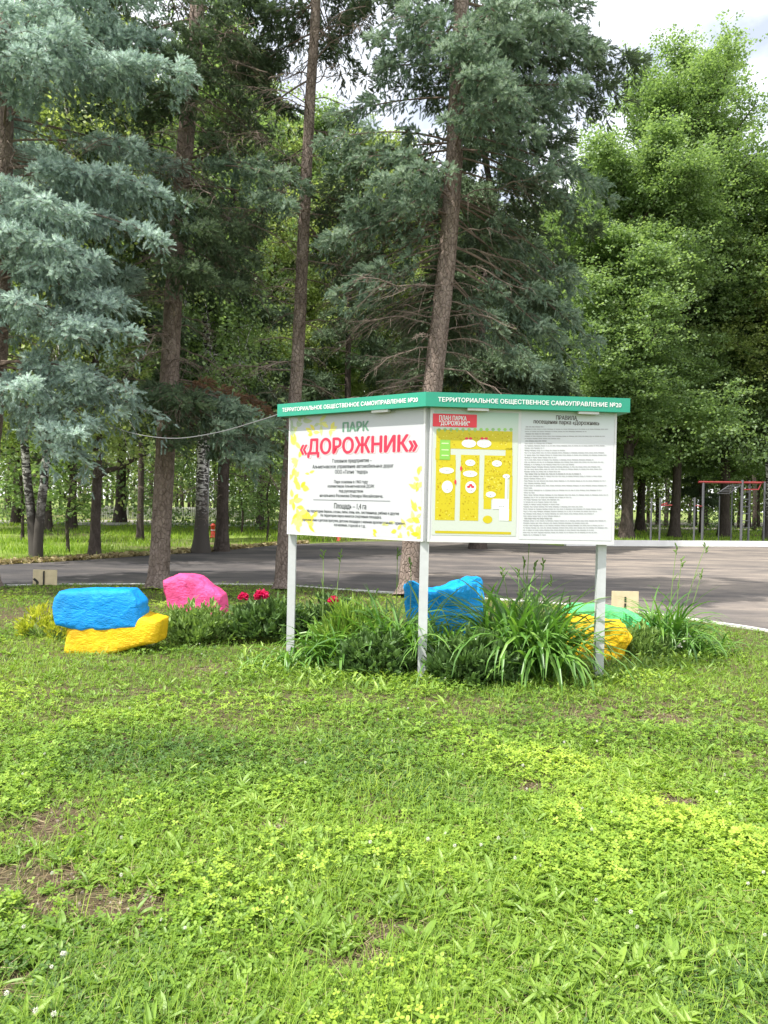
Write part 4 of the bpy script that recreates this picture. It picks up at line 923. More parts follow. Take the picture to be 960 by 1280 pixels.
conifer('spruce_tree', tD, .19, .11, bD, 'tall blue-green spruce with a leaning trunk rising behind the middle of the board', needle='teal_needles', dead=deadD, seed=24, group='spruces on the lawn')

# --- generic spruces standing farther back
def generic_spruce(name, base, H, Rc, z0, label, seed, needle='green_needles', bark='dark_bark', n=85, rt=.2, dead=20, dens=.55, shoot=.2, group='spruces beyond the asphalt'):
    r_ = np.random.default_rng(seed); base = np.asarray(base, float)
    tp = [base + np.array([r_.normal(0, .06) * i, r_.normal(0, .06) * i, H * i / 5]) for i in range(6)]; tp[0] = base
    b = randboughs((base[0], base[1]), base[2] + z0, base[2] + H * .97, n, Rc, .35, r_, dens=dens, hang=1.1, shoot=shoot)
    dd = [(base[2] + z, r_.uniform(0, 6.28), r_.uniform(.8, 2.2)) for z in np.linspace(1.8, z0 + 2.5, dead)]
    return conifer(name, tp, rt, .04, b, label, needle=needle, bark=bark, dead=dd, seed=seed, low=True, group=group, sides=12)
def bp(px, py): return gp(px, py, ROADZ)
s1 = generic_spruce('spruce_tree', bp(277, 689), 19, 3.0, 3.6, 'dark spruce growing close behind the thick birch', 31, n=44)
s2 = generic_spruce('spruce_tree', bp(597, 686), 21, 3.7, 4.2, 'broad dark spruce whose trunk base shows just under the plan poster', 32, n=105, dens=.7, rt=.26, dead=50)
s3 = generic_spruce('spruce_tree', bp(118, 697), 17, 2.3, 6.5, 'dark straight trunk with a broken stub, between the twin birch and the stone spruce', 33, n=70, rt=.135)
def copy_tree(o, loc, rz, label, sc=1.0, group=None):
    c = o.copy(); COL.objects.link(c); c.location = loc; c.rotation_euler = (0, 0, rz); c.scale = (sc, sc, sc); c['label'] = label
    if group: c['group'] = group
    for ch in list(o.children):
        k_ = ch.copy(); COL.objects.link(k_); k_.parent = c
        for g_ in list(ch.children):
            q_ = g_.copy(); COL.objects.link(q_); q_.parent = k_
    return c
copy_tree(s3, bp(175, 676), 2.1, 'dark shaggy spruce standing in the park grass left of the stone spruce', .95)
copy_tree(s1, bp(430, 668), 1.0, 'far spruce whose dark crown fills the gap above the fascia\'s left half', 1.1)
copy_tree(s1, bp(876, 668), 3.3, 'bluish dark conifer behind the horizontal bars', .62)
copy_tree(s2, bp(722, 669), 4.0, 'dark spruce just right of the board behind the white kerb', .55)
copy_tree(s1, bp(60, 664), 5.0, 'spruce far behind the twin-stemmed birch', .9)

# ------------------------------------------------------------------ broadleaf trees
lq = np.array([(0, 0, 0), (.5, .05, .42), (0, .0, 1.0), (-.5, .05, .42)]); lqf = np.array([(0, 1, 2, 3)])
def broadleaf(name, base, H, Rc, z0, label, seed, leafm='leaf_mid', bark='dark_bark', nl=45000, ls=.16, rt=.25, weep=0.0, group='broadleaf trees beyond the asphalt', cat='tree', stems=None, top=.75, lean=.0, limbs=46):
    r_ = np.random.default_rng(seed); base = np.asarray(base, float)
    root = empty(name, base, label, cat, group)
    A = Acc(); tips = []
    stems = stems or [(0, 0)]
    for sx_, sy_ in stems:
        tp = catmull([np.array([0, 0, 0.])] + [np.array([sx_ * (i / 5) ** .8 + r_.normal(0, .10) * (i / 2) + lean * i, sy_ * (i / 5) ** .8 + r_.normal(0, .10) * (i / 2), H * .93 * i / 5]) for i in range(1, 6)], 40)
        rr = np.linspace(rt, .03, 40); rr[:3] *= np.array([1.5, 1.2, 1.06]); A.add(*tube(tp, rr, 12, jitter=.12, r_=r_))
        nlimb = limbs // len(stems)
        mains = []; sub = []
        for i in range(nlimb):
            z = z0 + (H * .92 - z0) * ((i + r_.random()) / nlimb); j = min(39, np.searchsorted(tp[:, 2], z)); p0 = tp[j]
            fz = (z - z0) / (H - z0); prof = (math.sin(math.pi * min(1, fz * .78 + .2))) ** .8
            az = i * 2.4 + r_.normal(0, .4); ln = Rc * prof * r_.uniform(.5, 1.25); upv = r_.uniform(.25, .9)
            d = np.array([math.cos(az), math.sin(az), upv]); d /= np.linalg.norm(d); t = np.linspace(0, 1, 6)
            m_ = p0 + d * (ln * t)[:, None] + np.cumsum(r_.normal(0, .03 * ln, (6, 3)), 0) * (t > 0)[:, None] - np.array([0, 0, 1.0]) * (weep * ln * .5 * t ** 2)[:, None]
            mains.append(m_)
            for q in range(10):
                a_ = r_.uniform(.25, 1); b_ = np.array([np.interp(a_, t, m_[:, c_]) for c_ in range(3)]); l2 = r_.uniform(.5, 1.1) * (.35 * ln + .3)
                d2 = d + r_.normal(0, .7, 3); d2[2] -= weep; d2 /= np.linalg.norm(d2); s_ = b_ + d2 * (l2 * np.linspace(0, 1, 4))[:, None] - np.array([0, 0, 1.0]) * (weep * l2 * np.linspace(0, 1, 4) ** 2)[:, None]
                sub.append(s_); tips.append((s_, l2))
        rad = np.linspace(1, .25, 6)[None] * (.012 * np.array([np.linalg.norm(m_[-1] - m_[0]) for m_ in mains])[:, None] + .012)
        A.add(*tubes_batch(np.array(mains), rad, 5)); A.add(*tubes_batch(np.array(sub), np.repeat(np.linspace(.012, .005, 4)[None], len(sub), 0), 3))
    A.build('trunk', M[bark], root, smooth=True)
    per = nl // len(tips); P_, D_, T_ = [], [], []
    for s_, l2 in tips:
        k_ = max(1, int(per * r_.uniform(.3, 1.7) / 16)); u = r_.uniform(.25, 1.08, k_)
        b_ = np.stack([np.interp(u, np.linspace(0, 1, 4), s_[:, c_]) for c_ in range(3)], -1)
        spread = .20 + .26 * l2; off = r_.normal(0, 1, (k_, 3)) * np.array([spread, spread, spread * (.6 + weep * .8)])
        cen_ = np.repeat(b_ + off, 16, 0); ts_ = np.repeat(r_.normal(0, .16, k_), 16); k_ = len(cen_)      # twig sprays of sixteen leaves
        cen_ = cen_ + r_.normal(0, 1, (k_, 3)) * np.array([.17, .17, .065 + weep * .12]) * (ls / .115)
        P_.append(cen_ - np.array([0, 0, weep * .25])); D_.append(r_.normal(0, 1, (k_, 3)) * np.array([1, 1, .55]) - np.array([0, 0, .35 + weep * .5])); T_.append(np.clip(.5 + r_.normal(0, .08) + ts_ + r_.normal(0, .12, k_), 0, 1))
    P_ = np.concatenate(P_); D_ = np.concatenate(D_); T_ = np.concatenate(T_)
    sz = ls * (.65 + .7 * r_.random(len(P_)))
    # leaves lie roughly flat: build frame with the face normal mostly up
    d = nrm(D_); upn = nrm(np.array([0, 0, 1.0]) + r_.normal(0, .55, d.shape)); a_ = nrm(np.cross(d, upn)); b_ = np.cross(d, a_)
    v, f, t = inst(lq, lqf, P_, np.stack([a_, b_, d], -1), sz, T_)
    Acc().add(v, f, t).build('crown', M[leafm], root)
    return root
GB = 'birches beyond the asphalt'
broadleaf('birch_tree', bp(45, 699), 16, 2.6, 3.2, 'birch with two stems splitting from one base at the left road edge', 41, 'leaf_light', 'birch', 40000, .10, .12, .8, GB, 'birch', stems=[(-1.2, .3), (.9, -.2)])
b1 = broadleaf('birch_tree', bp(251, 691), 17, 2.8, 5.0, 'thick black-and-white birch with a mossy foot on the road edge', 42, 'leaf_mid', 'birch', 40000, .10, .21, .8, GB, 'birch')
t1 = broadleaf('broadleaf_tree', bp(783, 674), 21, 5.2, 3.4, 'stout-trunked leafy tree just right of the board behind the white kerb', 43, 'leaf_mid', nl=230000, ls=.13, rt=.33)
t2 = broadleaf('broadleaf_tree', bp(843, 671), 29, 6.0, 4.0, 'tallest leafy tree with its pointed top against the clouds', 44, 'leaf_mid', nl=300000, ls=.13, rt=.28, limbs=95)
t3 = broadleaf('broadleaf_tree', bp(905, 671), 24, 4.8, 3.4, 'leafy tree whose dark double trunk stands behind the ladder frame', 45, 'leaf_mid', nl=230000, ls=.13, rt=.32)
t4 = broadleaf('broadleaf_tree', bp(1010, 676), 24, 4.6, 4.5, 'pale yellow-green tree leaning in at the right edge against the sky', 46, 'leaf_light', nl=230000, ls=.125, rt=.3)
b2 = copy_tree(b1, bp(958, 674), 1.2, 'black-and-white birch at the far right beside the gym frame', 1.0, GB)
t5 = broadleaf('broadleaf_tree', bp(90, 662), 24, 5.0, 4.0, 'sunlit pale green tree glimpsed between the boughs of the blue spruce', 47, 'leaf_light', nl=170000, ls=.13, rt=.2)
GT = 'broadleaf trees beyond the asphalt'
spots = [(t1, 700, 666, 1.9, 'leafy tree rising over the right half of the fascia behind the broad spruce', .95), (t5, 325, 663, 2.2, 'pale leafy tree with a dark trunk between the thick birch and the left post', .95), (t3, 370, 660, 3.0, 'leafy tree hidden behind the slender bare-trunked spruce', 1.05),
         (t5, 205, 659, .7, 'pale leafy tree behind the stone spruce trunk', 1.0), (t2, -60, 663, 1.4, 'tall leafy tree beyond the left edge of the blue spruce', .8), (t5, 20, 656, 4.1, 'pale leafy tree far beyond the leftmost birch stem', 1.1),
         (t5, 470, 657, 1.1, 'pale leafy tree seen through the gap between the two central spruces', 1.2), (t4, 540, 655, 4.4, 'light green tree showing behind the leaning spruce trunk', 1.2), (t1, 620, 656, 5.2, 'leafy tree far behind the broad dark spruce', 1.25),
         (t3, 800, 664, 2.5, 'slim dark-trunked tree next to the stout-trunked tree', 1.0), (t1, 880, 659, .4, 'leafy tree far behind the horizontal bars', 1.1), (t2, 935, 661, 3.6, 'leafy tree far behind the ladder frame', .8), (t4, 760, 657, 2.0, 'yellowish tree peeping out beside the hanging spruce bough', 1.35), (t3, 1080, 668, 3.9, 'leafy tree reaching in low at the right edge beyond the white kerb', 1.1),
         (t5, 280, 656, 3.1, 'pale leafy tree above the white picket fence', 1.25), (t4, 150, 655, 5.7, 'light green tree beyond the park path at left', 1.1), (t2, 985, 658, 5.0, 'tall tree deep in the wood at right', .85)]
for src, px, py, rz, lb, sc in spots: copy_tree(src, bp(px, py), rz, lb, sc, GT)
# stub on the dark trunk
p0 = s3.location
v, f = tube(np.array([(.05, -.1, 3.0), (.35, -.15, 3.25), (.8, -.2, 3.45), (1.25, -.2, 3.85), (1.4, -.2, 3.9)]) * np.array([1, 1, .72]), np.array([.09, .075, .06, .05, .05]), 8)
Acc().add(v, f).build('stub', M['dark_bark'], s3, smooth=True)
# thin saplings
def sapling(px, py, H, label, seed, needle=False):
    return broadleaf('sapling', bp(px, py), H, .9, .9, label, seed, 'leaf_mid', 'dark_bark', 2600, .12, .05, .1, 'saplings in the park grass', 'sapling', limbs=16)
q1 = sapling(85, 690, 5.5, 'thin sapling between the twin birch and the dark straight trunk', 51)
copy_tree(q1, bp(28, 676), 1, 'thin sapling left of the twin birch', 1.1); copy_tree(q1, bp(302, 668), 2, 'thin sapling right of the thick birch', 1.0)
copy_tree(q1, bp(334, 676), 3, 'thin sapling near the left post of the board', .9); copy_tree(q1, bp(195, 668), 3, 'thin sapling hidden beside the stone spruce trunk', 1.0)
# far woods mass
def farwoods():
    A = Acc(); r_ = np.random.default_rng(77); n = 420000
    th = r_.uniform(-.95, .95, n); d = r_.uniform(78, 120, n); x = d * np.sin(th); y = d * np.cos(th)
    top = 15 + 9 * fbm(x * .07 + 50, y * .03, 3); z = 1.2 + (top - 1.2) * r_.random(n) ** .85
    k = fbm(x * .25 + z * .1, z * .3 + y * .12, 3) > np.where(z < 5, .50, .42); x, y, z = x[k], y[k], z[k]; n = len(x)
    dd = r_.normal(size=(n, 3)); v, f, t = inst(lq, lqf, np.stack([x, y, z], -1), frames(dd, r_), r_.uniform(.22, .5, n), np.clip(r_.normal(.4, .22, n), 0, 1)); A.add(v, f, t)
    return A
fw = farwoods().build('distant_woods', M['leaf_light']); tag(fw, 'hazy leafy woods closing the park far behind everything', 'woods', kind='stuff')
def understory():
    A = Acc(); r_ = np.random.default_rng(79); n = 160000
    th = r_.uniform(-.62, .62, n); d = r_.uniform(38, 74, n); x = d * np.sin(th); y = d * np.cos(th); z = .1 + 5.5 * r_.random(n) ** 1.2
    k = (fbm(x * .35 + z * .2, y * .3 + z * .4, 3) > .59) & ~((x > 4) & (y < 52) & (z < 4)); x, y, z = x[k], y[k], z[k]; n = len(x)
    v, f, t = inst(lq, lqf, np.stack([x, y, z], -1), frames(r_.normal(size=(n, 3)), r_), r_.uniform(.10, .2, n), np.clip(r_.normal(.35, .2, n), 0, 1)); A.add(v, f, t)
    return A
tag(understory().build('undergrowth', M['leaf_mid']), 'loose shrubby undergrowth between the trees of the park', 'undergrowth', kind='stuff')
n = 170; r_ = np.random.default_rng(78); th = r_.uniform(-.9, .9, n); d = r_.uniform(72, 118, n)
P_ = np.stack([np.stack([d * np.sin(th) + k_ * .15 * r_.normal(size=n), d * np.cos(th), np.full(n, -.2 + k_ * 3.2)], -1) for k_ in range(5)], 1)
tag(Acc().add(*tubes_batch(P_, np.repeat(np.linspace(.22, .1, 5)[None], n, 0), 6)).build('distant_trunks', M['dark_bark']), 'crowd of thin trunks in the far woods', 'trunks', kind='stuff')

# ------------------------------------------------------------------ overhead cable, poles, fence, gym, bollards
cpts = catmull([at(351, 517, 7.85), at(320, 527, 8.3), at(270, 541, 9.0), (at(215, 548, 9.8)), at(160, 540, 10.6), at(118, 522, 11.3), at(60, 492, 12.2), at(4, 462, 12.3)], 40)
tag(Acc().add(*tube(cpts, .0055, 6)).build('overhead_cable', simple('cable_grey', (.2, .2, .21), .5)), 'grey cable sagging from the board corner to the blue spruce', 'cable')
M['steel'] = simple('steel_pole', (.42, .43, .45), .45, .3)
b_ = bp(258, 688)
pr0 = empty('lamp_pole', b_, 'thin grey metal pole standing against the thick birch', 'pole')
Acc().add(*tube(np.array([(0, 0, 0), (0, 0, 3), (0, 0, 5.6)]), np.array([.06, .05, .045]), 10)).build('shaft', M['steel'], pr0)
Acc().add(*tube(np.array([(0, 0, 5.5), (.3, -.2, 5.8), (.8, -.5, 5.9)]), np.array([.035, .03, .03]), 8)).add(*box(.7, 1.2, -.66, -.42, 5.86, 5.98)).build('lamp_head', M['steel'], pr0)
# picket fence far away
fx0, fx1 = bp(120, 648), bp(330, 650)
fr0 = empty('picket_fence', tuple(fx0), 'white picket fence far off between the birch and the trees', 'fence')
M['fence_paint'] = simple('fence_paint', (.42, .42, .40), .7, nscale=1, namt=.2)
A = Acc(); Dv = (fx1 - fx0)[:2]; Lf = np.linalg.norm(Dv); Dv /= Lf; npk = 95
for i in range(npk):
    c = Dv * (Lf * i / (npk - 1)); A.add(*box(c[0] - .05, c[0] + .05, c[1] - .015, c[1] + .015, 0, 1.0))
A.build('pickets', M['fence_paint'], fr0)
for z in (.3, .85):
    v, f = tube(np.array([(0, .04, z), (Dv[0] * Lf / 2, Dv[1] * Lf / 2 + .04, z), (Dv[0] * Lf, Dv[1] * Lf + .04, z)]), .035, 4); Acc().add(v, f).build('rail', M['frame_white'], fr0)
M['red'] = simple('red_paint', (.62, .06, .03), .45)
def bollard(px, py, h, label):
    r0 = empty('bollard', bp(px, py), label, 'bollard', 'red bollards at the lawn edge')
    prof = [(0, .13), (.04, .13), (.05, .10), (h * .78, .085), (h * .80, .11), (h * .86, .11), (h * .95, .07), (h, .02)]
    Acc().add(*tube(np.array([(0, 0, z) for z, _ in prof]), np.array([r for _, r in prof]), 14)).build('body', M['red'], r0, smooth=True)
    Acc().add(*tube(np.array([(0, 0, h * .5), (0, 0, h * .56)]), np.array([.098, .098]), 14)).build('band', M['frame_white'], r0)
bollard(266, 672, .62, 'small red bollard right beside the thick birch')
bollard(423, 676, .55, 'small red bollard seen under the left panel of the board')
# gym
M['gym_grey'] = simple('gym_grey', (.10, .10, .11), .5, nscale=5, namt=.12); M['gym_red'] = simple('gym_red', (.22, .025, .025), .45, nscale=5, namt=.12); M['gym_dark'] = simple('gym_dark', (.05, .055, .06), .5)
Yg = 36.0; zg = ROADZ
def W(px, py=None, dy=0): p = at(px, 640 if py is None else py, Yg + dy); return p
gym = empty('climbing_frame', (W(915)[0], Yg, zg), 'outdoor gym frame with red top bars and a grey ladder at right', 'gym frame')
G0 = np.array(gym.location)
def bar(p, q, r): return tube(np.array([p, (np.array(p) + np.array(q)) / 2, q]) - G0, r, 8)
top = lambda px, py, dy=0: at(px, py, Yg + dy)
def gpost(px, py, m, dy=0, r=.045, nm='post'):
    t = top(px, py, dy); Acc().add(*bar((t[0], t[1], zg), t, r)).build(nm, M[m], gym)
gpost(879, 602, 'gym_grey'); gpost(928, 600, 'gym_grey', 0, .06); gpost(937, 601, 'gym_grey', .3, .055); gpost(899.5, 620, 'gym_dark', 1.0, .03); gpost(915.5, 605, 'gym_dark', 1.0, .03); gpost(956, 602, 'gym_grey', 1.0); gpost(880, 602, 'gym_grey', 1.8, .04)
Acc().add(*bar(top(873, 602.5), top(952, 603.5), .05)).add(*bar(top(876, 602.5, 1.6), top(957, 603, 1.6), .045)).build('top_bar', M['gym_red'], gym)
A = Acc()
for i in range(9): x = 930 + i * 2.6; A.add(*bar(top(x, 603), top(x + 1, 603.5, 1.6), .025))
A.add(*bar(top(929, 612), top(948, 612), .03)).add(*bar(top(948, 612), top(952, 603), .03)); A.build('hand_rungs', M['gym_red'], gym)
A = Acc()
for i in range(6): yv = 615 + i * 9; A.add(*bar(top(928, yv), top(937, yv, .3), .022))
A.build('ladder_rungs', M['gym_grey'], gym)
A = Acc().add(*bar(top(896, 617), top(911, 607, .8), .025)).add(*bar(top(911, 617, .6), top(927, 606, 1.2), .025))
for i in range(6): t_ = i / 5; A.add(*bar(top(896, 617) * (1 - t_) + top(911, 607, .8) * t_, top(911, 617, .6) * (1 - t_) + top(927, 606, 1.2) * t_, .016))
A.build('sloping_ladder', M['gym_grey'], gym)
bars = empty('pull_up_bars', (W(846)[0], Yg, zg), 'low grey pull-up bars with red crossbars under the dark boughs', 'gym bars'); G0 = np.array(bars.location)
for px, py in ((814.5, 622), (825.5, 622), (868.5, 622)):
    t = top(px, py); Acc().add(*bar((t[0], t[1], zg), t, .045)).build('post', M['gym_grey'], bars)
Acc().add(*bar(top(826, 632), top(840, 631.5), .03)).add(*bar(top(826, 631), top(834, 629), .03)).build('crossbar', M['gym_red'], bars)
Acc().add(*bar(top(868.5, 632), top(879, 633), .035)).build('crossbar', M['gym_red'], bars)

# ------------------------------------------------------------------ garden plants around the board
def ribbon_leaves(n, lmin, lmax, wmax, r_, spread=.08, arch=1.0, lean=.45, segs=9):
    th = r_.uniform(0, 2 * np.pi, n); L_ = r_.uniform(lmin, lmax, n); h = np.stack([np.cos(th), np.sin(th), np.zeros(n)], -1); s = np.stack([-np.sin(th), np.cos(th), np.zeros(n)], -1)
    base = np.stack([r_.normal(0, spread, n), r_.normal(0, spread, n), np.zeros(n)], -1)
    el0 = np.radians(90 - r_.uniform(2, 45, n) * lean * 2); k = r_.uniform(.6, 2.1, n) * arch
    t = np.linspace(0, 1, segs); P = np.zeros((n, segs, 3)); P[:, 0] = base; el = el0.copy()
    for i in range(1, segs):
        e = el0 - k * (t[i] ** 1.6) * 1.35; st = L_ / (segs - 1)
        P[:, i] = P[:, i - 1] + (h * np.cos(e)[:, None] + np.array([0, 0, 1.0]) * np.sin(e)[:, None]) * st[:, None]
    P[:, :, 2] = np.maximum(P[:, :, 2], .01)
    w = wmax * np.array([.6, .85, 1, 1, .95, .85, .68, .42, .05])[None] * r_.uniform(.7, 1.1, n)[:, None]
    tw = r_.normal(0, .35, n)[:, None, None] * t[None, :, None]; sv_ = s[:, None, :] + np.array([0, 0, 1.0]) * tw
    Lf = P - sv_ * w[..., None]; Rt = P + sv_ * w[..., None]; Mi = P - np.array([0, 0, 1.0]) * (w * .35)[..., None]
    V = np.stack([Lf, Mi, Rt], 2).reshape(-1, 3); i = np.arange(n)[:, None, None] * segs * 3; j = np.arange(segs - 1)[None, :, None] * 3; c = np.arange(2)[None, None, :]
    f = np.stack([i + j + c, i + j + c + 1, i + j + c + 4, i + j + c + 3], -1).reshape(-1, 4)
    return V, f, np.repeat(np.clip(r_.normal(.5, .2, n), 0, 1), (segs - 1) * 2)
def daylily(px, py, n, lmin, lmax, label, seed, stalks=(), flowers=(), spread=.1, lean=.45, arch=1.0, w=.011):
    r_ = np.random.default_rng(seed); b = gp(px, py); root = empty('daylily_clump', b, label, 'daylily', 'daylily clumps round the board'); base = np.array(root.location)
    Acc().add(*ribbon_leaves(n, lmin, lmax, w, r_, spread, arch, lean)).build('leaves', M['lily_leaf'], root)
    for (sx_, sy_, dY) in stalks:
        tip = at(sx_, sy_, b[1] + dY) - base; st = np.array([tip[0] * .3 + r_.normal(0, .03), tip[1] * .5, 0]); t = np.linspace(0, 1, 7)[:, None]
        pts = st * (1 - t) + tip * t + np.array([1, 0, 0]) * (np.sin(t * 3.1) * r_.normal(0, .02))
        so = Acc().add(*tube(pts, np.linspace(.0045, .003, 7), 5)).build('flower_stalk', M['stalk'], root)
        A = Acc()
        for i in range(5):
            d = np.array([r_.normal(0, .6), r_.normal(0, .6), 1.0]); d /= np.linalg.norm(d); l_ = r_.uniform(.03, .06); q = pts[-1] + np.array([0, 0, -.02 * i])
            A.add(*tube(np.array([q, q + d * l_ * .3, q + d * l_ * .7, q + d * l_]), np.array([.003, .007, .008, .002]), 6))
        if r_.random() < .6:
            q = pts[4]; d = np.array([r_.normal(0, .5), 0, 1.0]); A.add(*tube(np.array([q, q + d * .04, q + d * .09]), np.array([.003, .006, .002]), 5))
        A.build('buds', M['bush_leaf'], so)
    return root
daylily(656, 842, 430, .70, 1.12, 'largest daylily clump with long arching leaves left of the right post', 61, [(662, 672, .1), (668, 705, .2), (679, 702, 0), (651, 738, .3), (690, 722, .2), (712, 748, 0), (628, 712, .5), (648, 712, .6), (655, 700, .1)], spread=.17, lean=.40, w=.018)
daylily(832, 812, 190, .5, .95, 'daylily clump with two tall stalks and white blossoms right of the green stone', 62, [(846, 684, .1), (882, 682, .1), (852, 700, 0), (877, 715, .1)], spread=.12, lean=.5, w=.014)
daylily(500, 834, 260, .5, .95, 'daylily clump close against the left of the middle post', 63, [(497, 690, .3), (513, 700, .2), (470, 740, .3)], spread=.14, lean=.35, w=.014)
daylily(408, 830, 120, .35, .7, 'daylily clump between the left post and the feathery plant', 64, [(404, 690, .3), (426, 692, .4)], spread=.12, lean=.5, w=.014)
daylily(872, 818, 90, .3, .55, 'small grassy clump at the right end of the flower bed', 65, spread=.14, lean=.5, w=.011)
daylily(368, 834, 36, .3, .65, 'thin sprawling leaf clump at the foot of the left post', 66, spread=.10, lean=.8, arch=1.2, w=.011)
daylily(560, 838, 90, .5, .95, 'few long pale leaves arching in front of the jagged blue stone', 67, spread=.08, lean=.6, arch=1.2, w=.014)
# leafy bushes
llv = []
for i, (h, w) in enumerate([(0, .05), (.35, .5), (.7, .42), (1, .03)]): llv += [(-w, .12 * h * h, h), (0, .12 * h * h - .07, h), (w, .12 * h * h, h)]
llv = np.array(llv); llf = np.array([(3 * i + j, 3 * i + j + 1, 3 * i + j + 4, 3 * i + j + 3) for i in range(3) for j in range(2)])
def bush(name, px, py, rx, ry, h, n, ls, ratio, material, label, cat, seed, group, upright=.3, flowers=(), petal='petal_red', fs=.045, stems=24, shell=.5):
    r_ = np.random.default_rng(seed); b = gp(px, py); root = empty(name, b, label, cat, group); base = np.array(root.location)
    # leaf sprays: clusters of leaflets on stems
    ns = max(20, n // 9); th = r_.uniform(0, 2 * np.pi, ns); ph = np.arccos(r_.uniform(0.0, 1, ns)); rr = r_.uniform(shell, 1, ns)
    c = np.stack([rx * rr * np.sin(ph) * np.cos(th), ry * rr * np.sin(ph) * np.sin(th), h * (.12 + .88 * rr * np.cos(ph)) * r_.uniform(.8, 1.1, ns)], -1)
    outd = nrm(c / np.array([rx, ry, h]) + np.array([0, 0, upright])); rep = np.repeat(np.arange(ns), 9); k = len(rep)
    d = nrm(outd[rep] + r_.normal(0, .5, (k, 3))); pos = c[rep] + r_.normal(0, .02, (k, 3)); upn = nrm(np.array([0, 0, 1.0]) + outd[rep] * .5 + r_.normal(0, .35, (k, 3)))
    a_ = nrm(np.cross(d, upn)); b_ = np.cross(d, a_); b_ = -b_; a_ = np.cross(b_, d)
    sz = ls * r_.uniform(.6, 1.2, k)
    Acc().add(*inst(llv, llf, pos, np.stack([a_, b_, d], -1), np.stack([sz * ratio, sz, sz], -1), np.clip(r_.normal(.5, .2, k) + .25 * (c[rep][:, 2] / h - .6), 0, 1))).build('foliage', M[material], root)
    pick = r_.integers(0, ns, stems); st = np.stack([np.stack([c[pick, 0] * .15 * (1 - t) + c[pick, 0] * t, c[pick, 1] * .15 * (1 - t) + c[pick, 1] * t, c[pick, 2] * t], -1) for t in np.linspace(0, 1, 4)], 1)
    Acc().add(*tubes_batch(st, np.repeat(np.linspace(.005, .003, 4)[None], stems, 0), 4)).build('stems', M['stalk'], root)
    for (fx, fy, dY, s_) in flowers:
        q = at(fx, fy, b[1] + dY) - base; kk = 60; dd = r_.normal(size=(kk, 3)); dd[:, 2] = np.abs(dd[:, 2]) * .8 - .25; dd = nrm(dd)
        up2 = nrm(r_.normal(size=(kk, 3))); a_ = nrm(np.cross(dd, up2)); b_ = np.cross(dd, a_)
        fo = Acc().add(*inst(llv, llf, q + dd * s_ * .15, np.stack([a_, b_, dd], -1), np.stack([np.full(kk, s_ * .75), np.full(kk, s_), np.full(kk, s_)], -1), r_.random(kk))).build('flower', M[petal], root)
        Acc().add(*tube(np.array([(q[0] * .5, q[1] * .5, max(.02, q[2] - .35)), (q[0] * .8, q[1] * .8, q[2] - .15), q]), .004, 5)).build('flower_stem', M['stalk'], fo)
    return root
GP = 'peony bushes'
bush('peony_bush', 338, 800, .50, .40, .43, 2400, .105, .42, 'peony_leaf', 'peony bush with two crimson blooms on its left side, by the left post', 'peony', 71, GP, flowers=[(304, 747, -.15, .055), (327, 745.5, -.2, .075)])
bush('peony_bush', 412, 797, .34, .3, .46, 1300, .095, .40, 'peony_leaf', 'peony bush with two small red blooms right of the left post', 'peony', 72, GP, flowers=[(417, 752, -.2, .06), (404, 786, -.42, .04)])
bush('peony_bush', 590, 850, .42, .34, .36, 2200, .11, .38, 'peony_leaf', 'low dark peony bush in front of the jagged blue stone', 'peony', 73, GP)
bush('peony_bush', 470, 842, .34, .3, .36, 1500, .10, .4, 'peony_leaf', 'dark leafy bush between the left and middle posts', 'peony', 74, GP)
bush('feathery_plant', 442, 826, .34, .28, .50, 1500, .16, .16, 'weed', 'bright green feathery-leaved plant between the left and middle posts', 'plant', 75, 'bed plants', upright=1.0)
bush('leafy_bush', 243, 803, .44, .32, .40, 3000, .075, .36, 'bush_leaf', 'low leafy bush in front of the pink stone', 'bush', 76, 'bed plants', upright=.9, shell=.3)
bush('leafy_bush', 795, 818, .34, .3, .30, 1600, .07, .3, 'bush_leaf', 'low bush at the foot of the green stone', 'bush', 77, 'bed plants', upright=.5)
bush('golden_shrub', 52, 795, .22, .2, .30, 420, .07, .35, 'gold_leaf', 'small yellow-leaved shrub left of the blue stone', 'shrub', 78, 'golden shrubs', shell=.75)
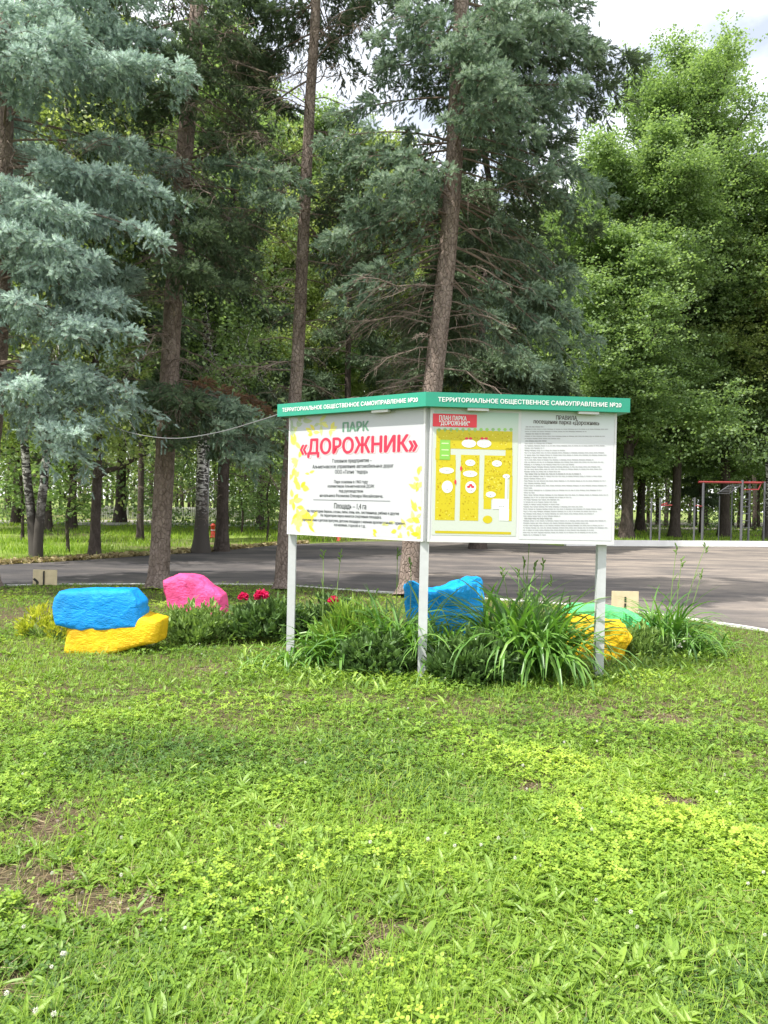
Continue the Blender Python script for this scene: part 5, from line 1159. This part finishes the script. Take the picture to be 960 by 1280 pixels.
bush('golden_shrub', 72, 800, .12, .12, .18, 220, .06, .35, 'gold_leaf', 'tiny yellow-leaved sprig touching the yellow stone\'s left end', 'shrub', 79, 'golden shrubs', shell=.7)
def iris(px, py, pts, label):
    b = gp(px, py); root = empty('white_flower', b, label, 'flower'); base = np.array(root.location); r_ = np.random.default_rng(5)
    for (fx, fy, s_) in pts:
        q = at(fx, fy, b[1] - .1) - base; kk = 9; dd = nrm(r_.normal(size=(kk, 3)) + np.array([0, 0, .4])); a_ = nrm(np.cross(dd, r_.normal(size=(kk, 3)))); b_ = np.cross(dd, a_)
        Acc().add(*inst(llv, llf, np.repeat(q[None], kk, 0), np.stack([a_, b_, dd], -1), np.stack([np.full(kk, s_ * .6), np.full(kk, s_), np.full(kk, s_)], -1), r_.random(kk))).build('blossom', M['petal_white'], root)
        Acc().add(*tube(np.array([(q[0] * .6, 0, 0), (q[0] * .8, q[1] * .5, q[2] * .6), q]), .003, 5)).build('stem', M['stalk'], root)
iris(853, 818, [(860, 794, .04), (850, 807, .03), (844, 810, .025), (855, 803, .025), (862, 827, .03)], 'white blossoms drooping over the right-hand daylily leaves')
# taller weeds fringe along the bed front (ground cover)
A = Acc(); n = 2600; px = rng.uniform(300, 910, n); py = 846 + 14 * rng.normal(size=n) * .6 - np.where(px > 760, (px - 760) * .22, 0) - np.where(px < 400, (400 - px) * .18, 0)
P_ = np.array([gp(a_, b_) for a_, b_ in zip(px, py)]); th = rng.uniform(0, 6.28, n); tl = rng.uniform(.1, .9, n); d = nrm(np.stack([np.cos(th) * tl, np.sin(th) * tl, np.ones(n)], -1))
s_ = nrm(np.cross(d, np.array([0, 0, 1.0]))); nr = np.cross(d, s_); nr = np.where(nr[:, 2:3] > 0, -nr, nr); s_ = np.cross(nr, d); sz = rng.uniform(.04, .12, n)
A.add(*inst(wv, wf, P_, np.stack([s_, nr, d], -1), np.stack([sz * .12, sz, sz], -1), rng.random(n)))
tag(A.build('bed_weeds', M['weed']), 'upright weeds fringing the front of the flower bed', 'weeds', kind='stuff')
print('faces', sum(len(m.polygons) for m in bpy.data.meshes))
